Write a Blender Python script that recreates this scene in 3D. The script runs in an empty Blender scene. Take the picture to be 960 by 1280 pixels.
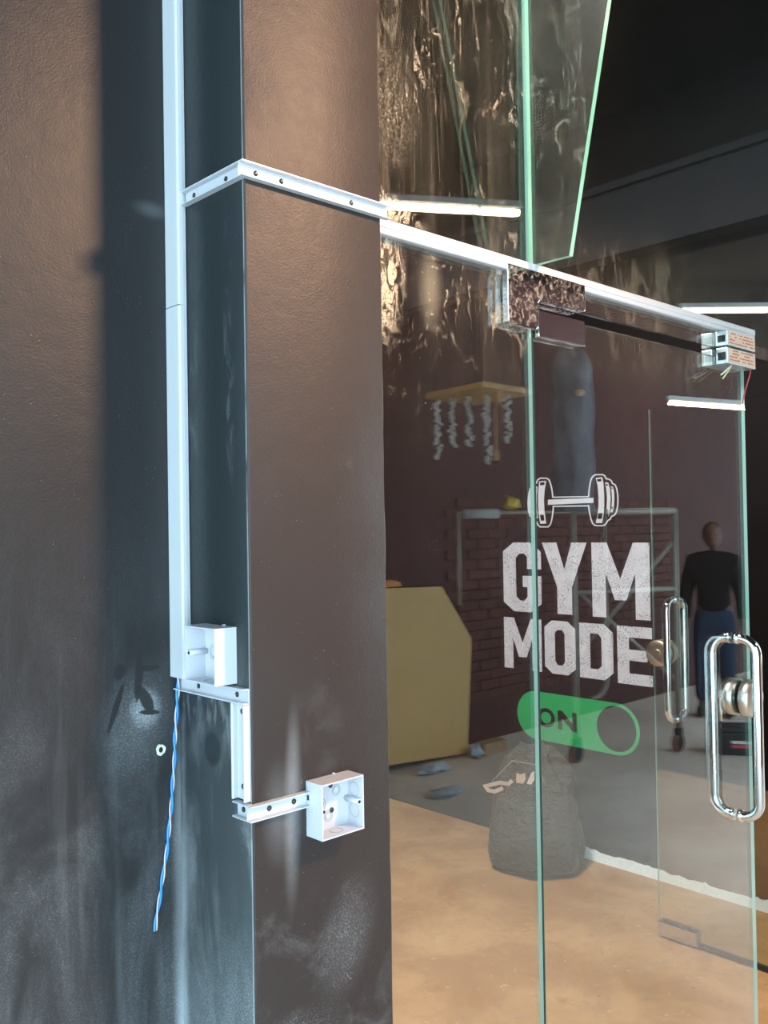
import bpy, bmesh, math, random
from mathutils import Vector, Matrix
random.seed(7)
S = bpy.context.scene
COL = S.collection
PI = math.pi

# ------------------------------------------------------------------ camera
cam_d = bpy.data.cameras.new('camera')
cam = bpy.data.objects.new('camera', cam_d)
COL.objects.link(cam)
S.camera = cam
cam_d.sensor_fit = 'VERTICAL'
cam_d.sensor_height = 36.0
cam_d.lens = 36.0 * 1141.45 / 1280.0
cam_d.clip_start = 0.05
right = Vector((0.728492, -0.684866, -0.016070))
up = Vector((0.000894, -0.022507, 0.999746))
fwd = Vector((0.685054, 0.728322, 0.015784))
cam.matrix_world = Matrix(((right.x, up.x, -fwd.x, 0.0), (right.y, up.y, -fwd.y, 0.0), (right.z, up.z, -fwd.z, 1.65), (0, 0, 0, 1)))

# ------------------------------------------------------------------ world and exposure
w = bpy.data.worlds.new('daylight')
S.world = w
w.use_nodes = True
bg = w.node_tree.nodes['Background']
bg.inputs[0].default_value = (0.60, 0.86, 0.98, 1)
bg.inputs[1].default_value = 6.0
S.view_settings.view_transform = 'Standard'
S.view_settings.look = 'None'
S.view_settings.exposure = 0.0
S.view_settings.gamma = 1.0
S.view_settings.use_curve_mapping = False
S.cycles.max_bounces = 10
S.cycles.diffuse_bounces = 4
S.cycles.glossy_bounces = 5
S.cycles.transparent_max_bounces = 32
S.cycles.caustics_reflective = False
S.cycles.caustics_refractive = False
S.cycles.sample_clamp_indirect = 6.0

TUBE_POWER = 60.0        # emission of the fluorescent tubes
FLOOD_WATT = 18.0        # warm flood lamp on the ceiling near the pillar
FILL_WATT = 150.0         # unseen fill lamp added over the corridor floor

# ------------------------------------------------------------------ node helper
class NG:
    def __init__(self, name):
        self.m = bpy.data.materials.new(name)
        self.m.use_nodes = True
        self.t = self.m.node_tree
        self.t.nodes.clear()
        self.o = self.t.nodes.new('ShaderNodeOutputMaterial')
        self._pos = None
    def put(self, sock, v):
        if isinstance(v, bpy.types.NodeSocket):
            self.t.links.new(v, sock)
        elif v is not None:
            if isinstance(v, (tuple, list)):
                v = tuple(v)
                if sock.type == 'RGBA' and len(v) == 3:
                    v = v + (1,)
            sock.default_value = v
    def node(self, typ, ins=None, **attrs):
        n = self.t.nodes.new(typ)
        for k, v in attrs.items():
            setattr(n, k, v)
        for k, v in (ins or {}).items():
            self.put(n.inputs[k], v)
        return n
    def pos(self):
        if self._pos is None:
            self._pos = self.node('ShaderNodeNewGeometry')
        return self._pos.outputs['Position']
    def xyz(self):
        n = self.node('ShaderNodeSeparateXYZ', {0: self.pos()})
        return n.outputs[0], n.outputs[1], n.outputs[2]
    def math(self, op, a, b=None, c=None, clamp=False):
        n = self.node('ShaderNodeMath', operation=op, use_clamp=clamp)
        for i, v in enumerate((a, b, c)):
            if v is not None:
                self.put(n.inputs[i], v)
        return n.outputs[0]
    def mul(self, *a):
        r = a[0]
        for b in a[1:]:
            r = self.math('MULTIPLY', r, b)
        return r
    def add(self, *a):
        r = a[0]
        for b in a[1:]:
            r = self.math('ADD', r, b)
        return r
    def ramp(self, v, a, b, lo=0.0, hi=1.0, smooth=True):
        n = self.node('ShaderNodeMapRange', {0: v, 1: a, 2: b, 3: lo, 4: hi}, interpolation_type='SMOOTHSTEP' if smooth else 'LINEAR')
        return n.outputs[0]
    def noise(self, scale, detail=4, rough=0.55, dist=0.0, stretch=None, off=(0, 0, 0)):
        v = self.pos()
        if stretch or off != (0, 0, 0):
            v = self.node('ShaderNodeMapping', {0: v, 1: off, 3: stretch or (1, 1, 1)}).outputs[0]
        n = self.node('ShaderNodeTexNoise', {'Vector': v, 'Scale': scale, 'Detail': detail, 'Roughness': rough, 'Distortion': dist})
        return n.outputs[0]
    def voro(self, scale, feature='F1'):
        n = self.node('ShaderNodeTexVoronoi', {'Vector': self.pos(), 'Scale': scale}, feature=feature)
        return n.outputs[0]
    def blob(self, c, r, angle=0.0, plane='xz', soft=1.0):
        """soft elliptical mark on a wall: centre and radii in metres on that wall"""
        if plane == 'xz':
            loc, sc, rot = (c[0], 0, c[1]), (r[0], 1e6, r[1]), (0, angle, 0)
        else:
            loc, sc, rot = (0, c[0], c[1]), (1e6, r[0], r[1]), (angle, 0, 0)
        m = self.node('ShaderNodeMapping', {0: self.pos(), 1: loc, 2: rot, 3: sc}, vector_type='TEXTURE')
        ln = self.node('ShaderNodeVectorMath', {0: m.outputs[0]}, operation='LENGTH')
        return self.ramp(ln.outputs['Value'], 1.0 - soft, 1.0, 1.0, 0.0)
    def mixc(self, f, a, b):
        n = self.node('ShaderNodeMix', data_type='RGBA')
        self.put(n.inputs[0], f); self.put(n.inputs[6], a); self.put(n.inputs[7], b)
        return n.outputs[2]
    def bump(self, h, strength, dist=0.01):
        return self.node('ShaderNodeBump', {'Height': h, 'Strength': strength, 'Distance': dist}).outputs[0]
    def bsdf(self, color, rough=0.5, metal=0.0, spec=0.5, normal=None, **kw):
        n = self.node('ShaderNodeBsdfPrincipled', {'Base Color': color, 'Roughness': rough, 'Metallic': metal, 'Specular IOR Level': spec})
        if normal is not None:
            self.put(n.inputs['Normal'], normal)
        for k, v in kw.items():
            self.put(n.inputs[k.replace('_', ' ')], v)
        return n.outputs[0]
    def mixs(self, f, a, b):
        n = self.node('ShaderNodeMixShader')
        self.put(n.inputs[0], f); self.put(n.inputs[1], a); self.put(n.inputs[2], b)
        return n.outputs[0]
    def done(self, sh):
        self.t.links.new(sh, self.o.inputs[0])
        return self.m

def plain(name, color, rough=0.5, metal=0.0, var=0.06, scale=30, spec=0.5, bump=0.0):
    g = NG(name)
    n = g.noise(scale, 3)
    dark = tuple(c * (1 - var * 2) for c in color)
    lite = tuple(min(1, c * (1 + var * 2)) for c in color)
    nm = g.bump(n, bump, 0.004) if bump else None
    return g.done(g.bsdf(g.mixc(n, dark, lite), rough, metal, spec, nm))

# ------------------------------------------------------------------ materials
M = {}
def black_paint(name, base, dustcol, rough, dust, spec=0.4):
    g = NG(name)
    fine = g.noise(260, 4, 0.6)
    mid = g.noise(34, 5, 0.55)
    big = g.noise(6, 4, 0.5)
    h = g.add(g.mul(fine, 0.35), g.mul(mid, 0.45), g.mul(big, 1.0))
    nm = g.bump(h, 0.30, 0.006)
    speck = g.mul(g.ramp(g.voro(150), 0.10, 0.05), g.ramp(g.noise(25, 2), 0.58, 0.66))
    d = dust(g)
    d = g.math('MINIMUM', g.add(d, g.mul(speck, 0.5)), 0.85)
    col = g.mixc(d, base, dustcol)
    ro = g.add(g.mul(d, 0.35), g.add(rough - 0.06, g.mul(mid, 0.12)))
    return g.done(g.bsdf(col, ro, 0, spec, nm))

def dust_left(g):
    x, y, z = g.xyz()
    grain = g.ramp(g.noise(420, 3, 0.7), 0.45, 0.75)
    cloud = g.ramp(g.noise(7, 5, 0.6, 0.6, (1, 1, 0.45)), 0.42, 0.72)
    low = g.ramp(z, 1.75, 0.95)
    streak = g.ramp(g.noise(26, 3, 0.6, 0.3, (1, 1, 0.08)), 0.5, 0.72)
    base = g.mul(low, g.add(g.mul(cloud, 0.09), g.mul(streak, 0.07), g.mul(cloud, grain, 0.24), 0.015))
    patch = g.mul(g.blob((0.735, 1.36), (0.035, 0.04), 0, 'xz', 0.6), g.add(0.26, g.mul(grain, 0.30)))
    patch2 = g.mul(g.blob((0.72, 1.34), (0.085, 0.12), 0.2), g.add(0.10, g.mul(grain, 0.30)))
    patch3 = g.mul(g.blob((0.755, 2.18), (0.045, 0.02), 0), 0.10)
    edge = g.mul(g.ramp(x, 0.775, 0.797), g.ramp(z, 1.40, 1.2), g.add(0.30, g.mul(g.ramp(z, 1.0, 0.8), 0.4)))
    d = g.add(base, patch, patch2, patch3, edge)
    # strokes wiped clean by a hand
    wipe = 0.0
    warp = g.mul(g.math('SUBTRACT', g.noise(60, 3), 0.5), 0.9)
    for c, r, a in (((0.723, 1.414), (0.008, 0.05), 0.1), ((0.742, 1.425), (0.022, 0.006), 0), ((0.683, 1.37), (0.006, 0.05), 0.35),
                    ((0.69, 1.425), (0.012, 0.016), 0.5), ((0.735, 1.375), (0.012, 0.028), -0.5), ((0.742, 1.353), (0.022, 0.005), 0.15)):
        wipe = g.add(wipe, g.ramp(g.add(g.blob(c, (r[0] * 1.5, r[1] * 1.4), a), g.mul(warp, 0.5)), 0.25, 0.5))
    wipe = g.math('MINIMUM', wipe, 1.0)
    return g.mul(d, g.math('SUBTRACT', 1.0, g.mul(wipe, 0.95)))

def dust_side(g):
    x, y, z = g.xyz()
    grain = g.ramp(g.noise(380, 3, 0.7), 0.4, 0.75)
    cloud = g.ramp(g.noise(11, 5, 0.62, 0.5, (1, 1, 0.4)), 0.45, 0.72)
    cols = g.add(g.blob((1.30, 1.9), (0.022, 0.32), 0, 'yz'), g.mul(g.blob((1.195, 1.9), (0.02, 0.32), 0, 'yz'), 0.8))
    cols = g.mul(cols, g.ramp(g.noise(40, 4, 0.65, 0.6, (1, 1, 0.3)), 0.48, 0.68), g.add(0.12, g.mul(grain, 0.4)))
    low = g.ramp(z, 1.5, 1.3)
    mid = g.mul(low, g.add(0.07, g.mul(cloud, 0.26), g.mul(cloud, grain, 0.32)))
    lowest = g.mul(g.ramp(z, 1.15, 0.85), g.mul(g.ramp(g.noise(9, 4, 0.6, 0.5, (1, 1, 0.7)), 0.3, 0.65), g.add(0.12, g.mul(grain, 0.5))))
    corner = g.mul(g.ramp(y, 1.33, 1.354), g.ramp(z, 1.42, 1.30), g.add(0.36, g.mul(g.ramp(z, 1.0, 0.8), 0.6), g.mul(cloud, 0.12)))
    drip = g.mul(g.ramp(z, 1.30, 1.38), g.ramp(z, 1.42, 1.38), g.ramp(g.noise(60, 4, 0.6, 0.6, (1, 1, 0.35)), 0.5, 0.62), 0.22)
    worn = g.mul(g.ramp(y, 1.1525, 1.1495), g.ramp(g.noise(9, 3, 0.6, 0, (1, 1, 1)), 0.25, 0.55), 0.5)
    d = g.add(cols, mid, lowest, corner, drip, worn)
    ring = g.blob((1.255, 1.30), (0.026, 0.03), 0, 'yz', 0.25)
    return g.mul(d, g.math('SUBTRACT', 1.0, g.mul(ring, 0.7)))

def dust_front(g):
    x, y, z = g.xyz()
    grain = g.ramp(g.noise(420, 3, 0.7), 0.45, 0.75)
    cloud = g.ramp(g.noise(12, 5, 0.62, 0.5), 0.5, 0.75)
    a = g.mul(g.blob((0.872, 1.215), (0.022, 0.19), 0.03), g.add(0.22, g.mul(g.noise(50, 4, 0.6, 0.8), 0.25)))
    a2 = g.mul(g.blob((0.845, 1.21), (0.04, 0.10), 0.0), 0.16)
    b = g.mul(g.blob((0.98, 0.98), (0.075, 0.13), 0.35), g.add(0.06, g.mul(grain, g.noise(24, 4), 0.85)))
    b2 = g.mul(g.blob((0.88, 0.86), (0.12, 0.05), 0.1), g.mul(grain, g.noise(24, 4), 0.8))
    c = g.mul(g.blob((0.93, 1.31), (0.10, 0.16), 0.0), g.mul(cloud, 0.06))
    e = g.mul(g.blob((1.0, 1.73), (0.07, 0.05), 0.0), g.mul(grain, cloud, 0.3))
    f = g.mul(g.ramp(z, 1.25, 0.9), g.add(g.mul(cloud, 0.10), g.mul(cloud, grain, 0.25)))
    s = g.mul(g.ramp(g.noise(38, 3, 0.7, 1.2), 0.70, 0.76), g.ramp(z, 1.75, 1.5), 0.22)
    return g.add(a, a2, b, b2, c, e, f, s)

M['wall_left'] = black_paint('black wall paint', (0.017, 0.016, 0.018), (0.42, 0.46, 0.50), 0.45, dust_left, 0.32)
M['pillar_side'] = black_paint('black pillar paint with cool light tint', (0.017, 0.022, 0.025), (0.42, 0.47, 0.50), 0.40, dust_side)  # same black paint, bluish daylight tinted into the colour
M['pillar_front'] = black_paint('black pillar paint with warm light tint', (0.038, 0.029, 0.028), (0.45, 0.47, 0.50), 0.46, dust_front, 0.28)  # same black paint, brown of the warm light mixed into the colour
M['wall_dark'] = plain('black corridor paint', (0.009, 0.006, 0.006), 0.6, var=0.1, scale=5, spec=0.12, bump=0.1)
M['maroon'] = plain('maroon wall paint', (0.085, 0.028, 0.027), 0.7, spec=0.2, var=0.12, scale=3, bump=0.1)
M['brick'] = plain('painted maroon brick', (0.11, 0.036, 0.030), 0.75, spec=0.2, var=0.3, scale=4, bump=0.2)
M['ceil'] = plain('dark ceiling paint', (0.010, 0.009, 0.009), 0.9, spec=0.05, var=0.1, scale=3)
M['beam'] = plain('dark grey beam paint', (0.022, 0.022, 0.026), 0.7, spec=0.15, var=0.08, scale=5)

def floor_tan():
    g = NG('tan dusty concrete')
    a = g.noise(2.6, 6, 0.6, 0.5); b = g.noise(18, 5, 0.65, 0.5); c = g.noise(160, 3)
    col = g.mixc(g.ramp(a, 0.35, 0.68), (0.46, 0.225, 0.078), (0.64, 0.355, 0.15))
    col = g.mixc(g.mul(g.ramp(b, 0.52, 0.70), 0.5), col, (0.36, 0.22, 0.12))
    col = g.mixc(g.mul(g.ramp(g.noise(38, 3, 0.6, 1.2), 0.64, 0.72), 0.6), col, (0.75, 0.62, 0.45))
    col = g.mixc(g.mul(g.ramp(g.noise(13, 5, 0.7, 0.6, (1, 1, 1), (5, 2, 0)), 0.60, 0.72), 0.55), col, (0.30, 0.17, 0.075))
    col = g.mixc(g.mul(g.ramp(g.voro(9), 0.09, 0.04), 0.6), col, (0.2, 0.14, 0.1))
    return g.done(g.bsdf(col, 0.6, 0, 0.35, g.bump(g.add(b, g.mul(c, 0.3)), 0.25, 0.004)))
def floor_grey():
    g = NG('grey worn concrete')
    a = g.noise(1.3, 6, 0.6, 0.4); b = g.noise(9, 6, 0.7, 0.8, (0.6, 1.6, 1))
    col = g.mixc(g.ramp(a, 0.35, 0.7), (0.66, 0.52, 0.46), (0.82, 0.67, 0.60))
    col = g.mixc(g.mul(g.ramp(b, 0.55, 0.72), 0.45), col, (0.22, 0.19, 0.19))
    col = g.mixc(g.mul(g.ramp(g.voro(2.2), 0.06, 0.02), 0.8), col, (0.07, 0.06, 0.06))
    return g.done(g.bsdf(col, 0.65, 0, 0.4, g.bump(b, 0.2, 0.004)))
M['floor_tan'] = floor_tan()
M['floor_grey'] = floor_grey()

def pvc(name, c):
    g = NG(name)
    n = g.noise(60, 4, 0.6)
    col = g.mixc(g.mul(g.ramp(n, 0.55, 0.75), 0.18), c, (0.5, 0.48, 0.46))
    return g.done(g.bsdf(col, 0.32, 0, 0.5))
M['pvc'] = pvc('white pvc', (0.56, 0.58, 0.63))
M['pvc_box'] = pvc('white switch box plastic', (0.58, 0.59, 0.65))
M['groove'] = plain('shaded plastic groove', (0.40, 0.42, 0.44), 0.5)
M['hole'] = plain('dark hole', (0.012, 0.012, 0.013), 0.8)
M['screw'] = plain('dull steel screw', (0.09, 0.09, 0.095), 0.4, 0.8)
M['chrome'] = plain('polished chrome', (0.86, 0.87, 0.88), 0.06, 1.0, var=0.02)
def dirty_chrome():
    g = NG('smeared chrome plate')
    n = g.noise(55, 6, 0.7, 1.4)
    m = g.ramp(n, 0.42, 0.68)
    a = g.bsdf((0.62, 0.60, 0.60), g.add(0.06, g.mul(m, 0.25)), 1.0)
    b = g.bsdf((0.42, 0.33, 0.28), 0.6)
    return g.done(g.mixs(g.mul(m, 0.35), a, b))
M['plate'] = dirty_chrome()
M['plate_clean'] = plain('wiped chrome plate', (0.66, 0.64, 0.66), 0.12, 1.0, var=0.12, scale=14)
M['steel'] = plain('brushed steel', (0.80, 0.76, 0.68), 0.36, 1.0, var=0.05, scale=80)
M['brass'] = plain('satin brass', (0.66, 0.58, 0.42), 0.4, 1.0)
M['rubber'] = plain('black rubber', (0.015, 0.015, 0.016), 0.6)

def glass(name, dust=None, r0=0.12):
    g = NG(name)
    ge = g.node('ShaderNodeNewGeometry')
    d = g.node('ShaderNodeVectorMath', {0: ge.outputs['Normal'], 1: ge.outputs['Incoming']}, operation='DOT_PRODUCT').outputs['Value']
    c = g.math('ABSOLUTE', d)
    f = g.math('POWER', g.math('SUBTRACT', 1.0, c, clamp=True), 5.0)
    R = g.add(r0, g.mul(f, 1 - r0))
    tr = g.node('ShaderNodeBsdfTransparent', {0: (0.955, 0.985, 0.97)}).outputs[0]
    gl = g.node('ShaderNodeBsdfGlossy', {'Color': (1, 1, 1), 'Roughness': 0.0}).outputs[0]
    sh = g.mixs(R, tr, gl)
    if dust:
        df = g.node('ShaderNodeBsdfDiffuse', {0: (0.66, 0.55, 0.40)}).outputs[0]
        sh = g.mixs(dust(g), sh, df)
    return g.done(sh)

def dirt(g):
    """dust on the outer face: rubbed about by hands near the top, run down in drips, fine specks, plus a painted brown reflection over the doors"""
    x, y, z = g.xyz()
    def warped(scale, stretch, detail=6, rough=0.65, dist=1.2, off=(0, 0, 0)):
        v = g.node('ShaderNodeMapping', {0: g.pos(), 1: off, 3: stretch}).outputs[0]
        wn = g.node('ShaderNodeTexNoise', {'Vector': v, 'Scale': 7.0, 'Detail': 3})
        sc = g.node('ShaderNodeVectorMath', {0: wn.outputs['Color'], 1: (0.35, 0.35, 0.35)}, operation='MULTIPLY').outputs[0]
        v2 = g.node('ShaderNodeVectorMath', {0: v, 1: sc}, operation='ADD').outputs[0]
        return g.node('ShaderNodeTexNoise', {'Vector': v2, 'Scale': scale, 'Detail': detail, 'Roughness': rough, 'Distortion': dist}).outputs[0]
    top = g.ramp(z, 1.75, 2.12)
    left = g.ramp(x, 1.60, 1.54, 0.06, 1.0)
    left = g.mul(left, g.ramp(x, 3.2, 1.9, 0.5, 1.0))
    film = g.mul(g.ramp(g.noise(5, 4, 0.6, 0.5, (1, 1, 0.4)), 0.35, 0.7), 0.028)
    a = warped(15, (1, 1, 0.42))
    smear = g.mul(g.ramp(a, 0.56, 0.70), g.ramp(g.noise(4.2, 2, 0.5, 0, (1, 1, 0.7)), 0.42, 0.62))
    b = warped(9, (1.4, 1, 0.7), 3, 0.5, 2.2, (4, 0, 2))
    rub = g.mul(g.ramp(b, 0.60, 0.66), g.ramp(g.noise(90, 3, 0.6, 0.4), 0.35, 0.6), g.ramp(g.noise(4.3, 2, 0.5, 0, (1, 1, 1), (7, 0, 3)), 0.47, 0.6))
    wob = g.node('ShaderNodeMapping', {0: g.pos(), 3: (1, 1, 0.03)}).outputs[0]
    dr = g.node('ShaderNodeTexNoise', {'Vector': wob, 'Scale': 42, 'Detail': 1, 'Distortion': 0.15}).outputs[0]
    drip = g.mul(g.math('COMPARE', dr, 0.58, 0.004), g.ramp(z, 2.2, 2.32), g.ramp(g.noise(6, 2, 0.5, 0, (1, 1, 0.3), (1, 0, 5)), 0.45, 0.58))
    streak = g.mul(g.ramp(g.noise(60, 2, 0.5, 0.1, (1, 1, 0.02)), 0.52, 0.72), g.ramp(z, 1.7, 2.3))
    speck = g.mul(g.ramp(g.voro(140), 0.16, 0.08), g.ramp(g.noise(9, 3, 0.6), 0.56, 0.66))
    speck2 = g.mul(g.ramp(g.voro(46), 0.045, 0.02), g.ramp(g.noise(5, 2, 0.5, 0, (1, 1, 1), (2, 0, 2)), 0.5, 0.6))
    edge = g.mul(g.ramp(x, 1.19, 1.083), g.ramp(z, 1.9, 2.25), g.add(0.04, g.mul(g.ramp(g.noise(50, 4, 0.7, 0.3, (1, 1, 0.1)), 0.4, 0.7), 0.35)))
    cloud = g.mul(g.blob((1.16, 2.42), (0.10, 0.16), 0.0, 'xz', 1.0), g.ramp(g.noise(260, 3, 0.7), 0.42, 0.7), 0.35)
    fine = warped(24, (1, 1, 0.6), 5, 0.6, 1.6, (2, 0, 9))
    glue = g.mul(g.blob((1.125, 2.10), (0.075, 0.15), 0.0, 'xz', 0.7), g.ramp(fine, 0.44, 0.54), 0.8)
    glue2 = g.mul(g.blob((1.15, 2.235), (0.12, 0.035), 0.25, 'xz', 0.9), g.ramp(fine, 0.45, 0.53), 0.85)
    puff = g.mul(g.blob((1.255, 2.10), (0.045, 0.10), 0.0, 'xz', 1.0), 0.20)
    tall = g.mul(g.blob((1.44, 2.05), (0.12, 0.24), 0.15, 'xz', 1.0), g.ramp(a, 0.52, 0.66), 0.34)
    rail = g.mul(g.blob((2.25, 2.16), (1.15, 0.26), 0.0, 'xz', 1.0), g.add(0.035, g.mul(g.ramp(a, 0.47, 0.66), 0.16), g.mul(g.ramp(g.noise(70, 4, 0.65, 0.5, (1, 1, 0.3)), 0.5, 0.72), 0.07)))  # dust smears along the trunking plus a brown reflection painted as haze
    haze = g.mul(g.ramp(z, 1.2, 2.2, 0.002, 0.010), g.ramp(x, 2.2, 1.2, 0.12, 1.0))
    d = g.mul(top, left, g.add(film, g.mul(g.ramp(fine, 0.58, 0.68), g.ramp(g.noise(5.5, 2, 0.5, 0, (1, 1, 0.8), (3, 0, 4)), 0.45, 0.6), 0.34), g.mul(smear, 0.24), g.mul(rub, 0.45), g.mul(drip, 0.30), g.mul(streak, 0.045)))
    d = g.add(d, haze, g.mul(speck, 0.4, g.ramp(x, 3.4, 1.8, 0.3, 1.0)), g.mul(speck2, 0.6), edge, cloud, glue, glue2)
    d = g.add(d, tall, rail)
    d = g.add(g.mul(d, g.ramp(g.noise(330, 3, 0.7), 0.36, 0.64, 0.45, 1.3)), puff)
    return g.math('MINIMUM', d, 0.9)
M['glass'] = glass('clear glass')
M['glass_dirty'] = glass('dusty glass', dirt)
def edge_mat(name, c, c2):
    g = NG(name)
    n = g.noise(12, 3, 0.5, 0, (1, 1, 0.3))
    col = g.mixc(g.ramp(n, 0.3, 0.7), c, c2)
    a = g.bsdf(col, 0.18, 0, 0.6)
    b = g.node('ShaderNodeBsdfTranslucent', {0: c2}).outputs[0]
    return g.done(g.mixs(0.35, a, b))
M['edge'] = edge_mat('green glass edge', (0.36, 0.66, 0.56), (0.54, 0.82, 0.72))
M['edge_fin'] = edge_mat('bright green fin edge', (0.18, 0.50, 0.36), (0.36, 0.70, 0.55))

def emit(name, c, s):
    g = NG(name)
    return g.done(g.node('ShaderNodeEmission', {0: c, 1: s}).outputs[0])
M['tube'] = emit('lit fluorescent tube', (1.0, 0.82, 0.50), TUBE_POWER)

def sticker(name, c, speck):
    g = NG(name)
    n = g.noise(170, 2, 0.6, 0.6)
    patch = g.noise(11, 3)
    m = g.mul(g.ramp(n, 0.565, 0.59), g.ramp(patch, 0.38, 0.58, 0.25, 1.0))
    col = g.mixc(g.mul(m, speck), c, (0.06, 0.045, 0.05))
    return g.done(g.bsdf(col, 0.45))
M['vinyl_white'] = sticker('distressed white vinyl', (0.80, 0.78, 0.86), 0.95)
M['vinyl_plain'] = sticker('white vinyl', (0.80, 0.78, 0.84), 0.0)
M['vinyl_green'] = sticker('green vinyl', (0.02, 0.46, 0.14), 0.0)
M['vinyl_black'] = sticker('black vinyl', (0.012, 0.012, 0.012), 0.0)

# ------------------------------------------------------------------ mesh helpers
def setp(o, label=None, cat=None, group=None, kind=None):
    if label: o['label'] = label
    if cat: o['category'] = cat
    if group: o['group'] = group
    if kind: o['kind'] = kind
    return o
def empty(name, loc, label=None, cat=None, group=None, kind=None):
    o = bpy.data.objects.new(name, None)
    o.empty_display_size = 0.05
    o.location = loc
    COL.objects.link(o)
    return setp(o, label, cat, group, kind)
def link(name, me, parent=None):
    o = bpy.data.objects.new(name, me)
    COL.objects.link(o)
    if parent:
        o.parent = parent
        p = parent
        off = Vector((0, 0, 0))
        while p:
            off += p.location
            p = p.parent
        o.location = -off if parent.type == 'EMPTY' else Vector((0, 0, 0))
        if parent.type != 'EMPTY':
            # parent meshes already sit at the world origin through their own offset
            o.location = (0, 0, 0)
    return o
def build(name, bm, mats, parent=None, smooth=False, bevel=0.0):
    if bevel:
        bmesh.ops.remove_doubles(bm, verts=bm.verts, dist=1e-6)
    me = bpy.data.meshes.new(name)
    bmesh.ops.recalc_face_normals(bm, faces=bm.faces)
    bm.to_mesh(me); bm.free()
    for m in (mats if isinstance(mats, (list, tuple)) else [mats]):
        me.materials.append(m)
    if smooth:
        for p in me.polygons: p.use_smooth = True
    o = link(name, me, parent)
    if bevel:
        b = o.modifiers.new('bevel', 'BEVEL')
        b.width = bevel; b.segments = 2; b.limit_method = 'ANGLE'; b.angle_limit = math.radians(40)
    return o
def box(bm, x0, x1, y0, y1, z0, z1, mi=0):
    v = [bm.verts.new((x, y, z)) for x in (x0, x1) for y in (y0, y1) for z in (z0, z1)]
    for f in ((0, 1, 3, 2), (4, 6, 7, 5), (0, 4, 5, 1), (2, 3, 7, 6), (0, 2, 6, 4), (1, 5, 7, 3)):
        bm.faces.new([v[i] for i in f]).material_index = mi
    return bm
def bx(x0, x1, y0, y1, z0, z1):
    return box(bmesh.new(), x0, x1, y0, y1, z0, z1)
def prism(bm, pts, fn, d0, d1, mi=0):
    """extrude a 2D outline; fn(u, v, d) -> world point"""
    a = [bm.verts.new(fn(u, v, d0)) for u, v in pts]
    b = [bm.verts.new(fn(u, v, d1)) for u, v in pts]
    bm.faces.new(a).material_index = mi
    bm.faces.new(b[::-1]).material_index = mi
    n = len(pts)
    for i in range(n):
        bm.faces.new((a[i], b[i], b[(i + 1) % n], a[(i + 1) % n])).material_index = mi
    return bm
def frame_at(d):
    d = d.normalized()
    a = Vector((0, 0, 1)) if abs(d.z) < 0.9 else Vector((1, 0, 0))
    u = d.cross(a).normalized()
    return u, d.cross(u).normalized()
def tube(bm, pts, r, n=12, caps=True, mi=0):
    pts = [Vector(p) for p in pts]
    rs = r if isinstance(r, (list, tuple)) else [r] * len(pts)
    rings = []
    u = None
    for i, p in enumerate(pts):
        d = (pts[min(i + 1, len(pts) - 1)] - pts[max(i - 1, 0)]).normalized()
        if u is None:
            u, _ = frame_at(d)
        u = (u - d * u.dot(d)).normalized()
        v = d.cross(u)
        rings.append([bm.verts.new(p + (u * math.cos(t) + v * math.sin(t)) * rs[i]) for t in [2 * PI * k / n for k in range(n)]])
    for a, b in zip(rings, rings[1:]):
        for k in range(n):
            f = bm.faces.new((a[k], a[(k + 1) % n], b[(k + 1) % n], b[k])); f.smooth = True; f.material_index = mi
    if caps:
        bm.faces.new(rings[0][::-1]).material_index = mi
        bm.faces.new(rings[-1]).material_index = mi
    return bm
def disc(bm, c, axis, r, th, n=20, mi=0):
    c = Vector(c); a = Vector(axis).normalized()
    return tube(bm, [c, c + a * th], r, n, True, mi)
def sphere(bm, c, r, sub=2, sc=(1, 1, 1), mi=0):
    g = bmesh.ops.create_icosphere(bm, subdivisions=sub, radius=r, matrix=Matrix.Translation(c) @ Matrix.Diagonal((*sc, 1)))
    for v in g['verts']:
        for f in v.link_faces:
            f.smooth = True; f.material_index = mi
    return bm
def flat(name, outlines, fn, th, mat, parent):
    """flat print: 2D outlines (holes allowed), placed on a wall by fn(s, z, depth)"""
    cu = bpy.data.curves.new(name, 'CURVE')
    cu.dimensions = '2D'; cu.fill_mode = 'BOTH'; cu.extrude = th / 2
    for o in outlines:
        sp = cu.splines.new('POLY'); sp.points.add(len(o) - 1)
        for p, q in zip(sp.points, o): p.co = (q[0], q[1], 0, 1)
        sp.use_cyclic_u = True
    tmp = bpy.data.objects.new('tmp', cu)
    COL.objects.link(tmp)
    dg = bpy.context.evaluated_depsgraph_get()
    me = bpy.data.meshes.new_from_object(tmp.evaluated_get(dg))
    bpy.data.objects.remove(tmp); bpy.data.curves.remove(cu)
    for v in me.vertices: v.co = fn(v.co.x, v.co.y, v.co.z)
    me.name = name
    me.materials.clear(); me.materials.append(mat)
    return link(name, me, parent)
def struct(name, bm, mats, parent=None, label=None, **k):
    o = build(name, bm, mats, parent, **k)
    o['kind'] = 'structure'
    if label: o['label'] = label
    return o

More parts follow.
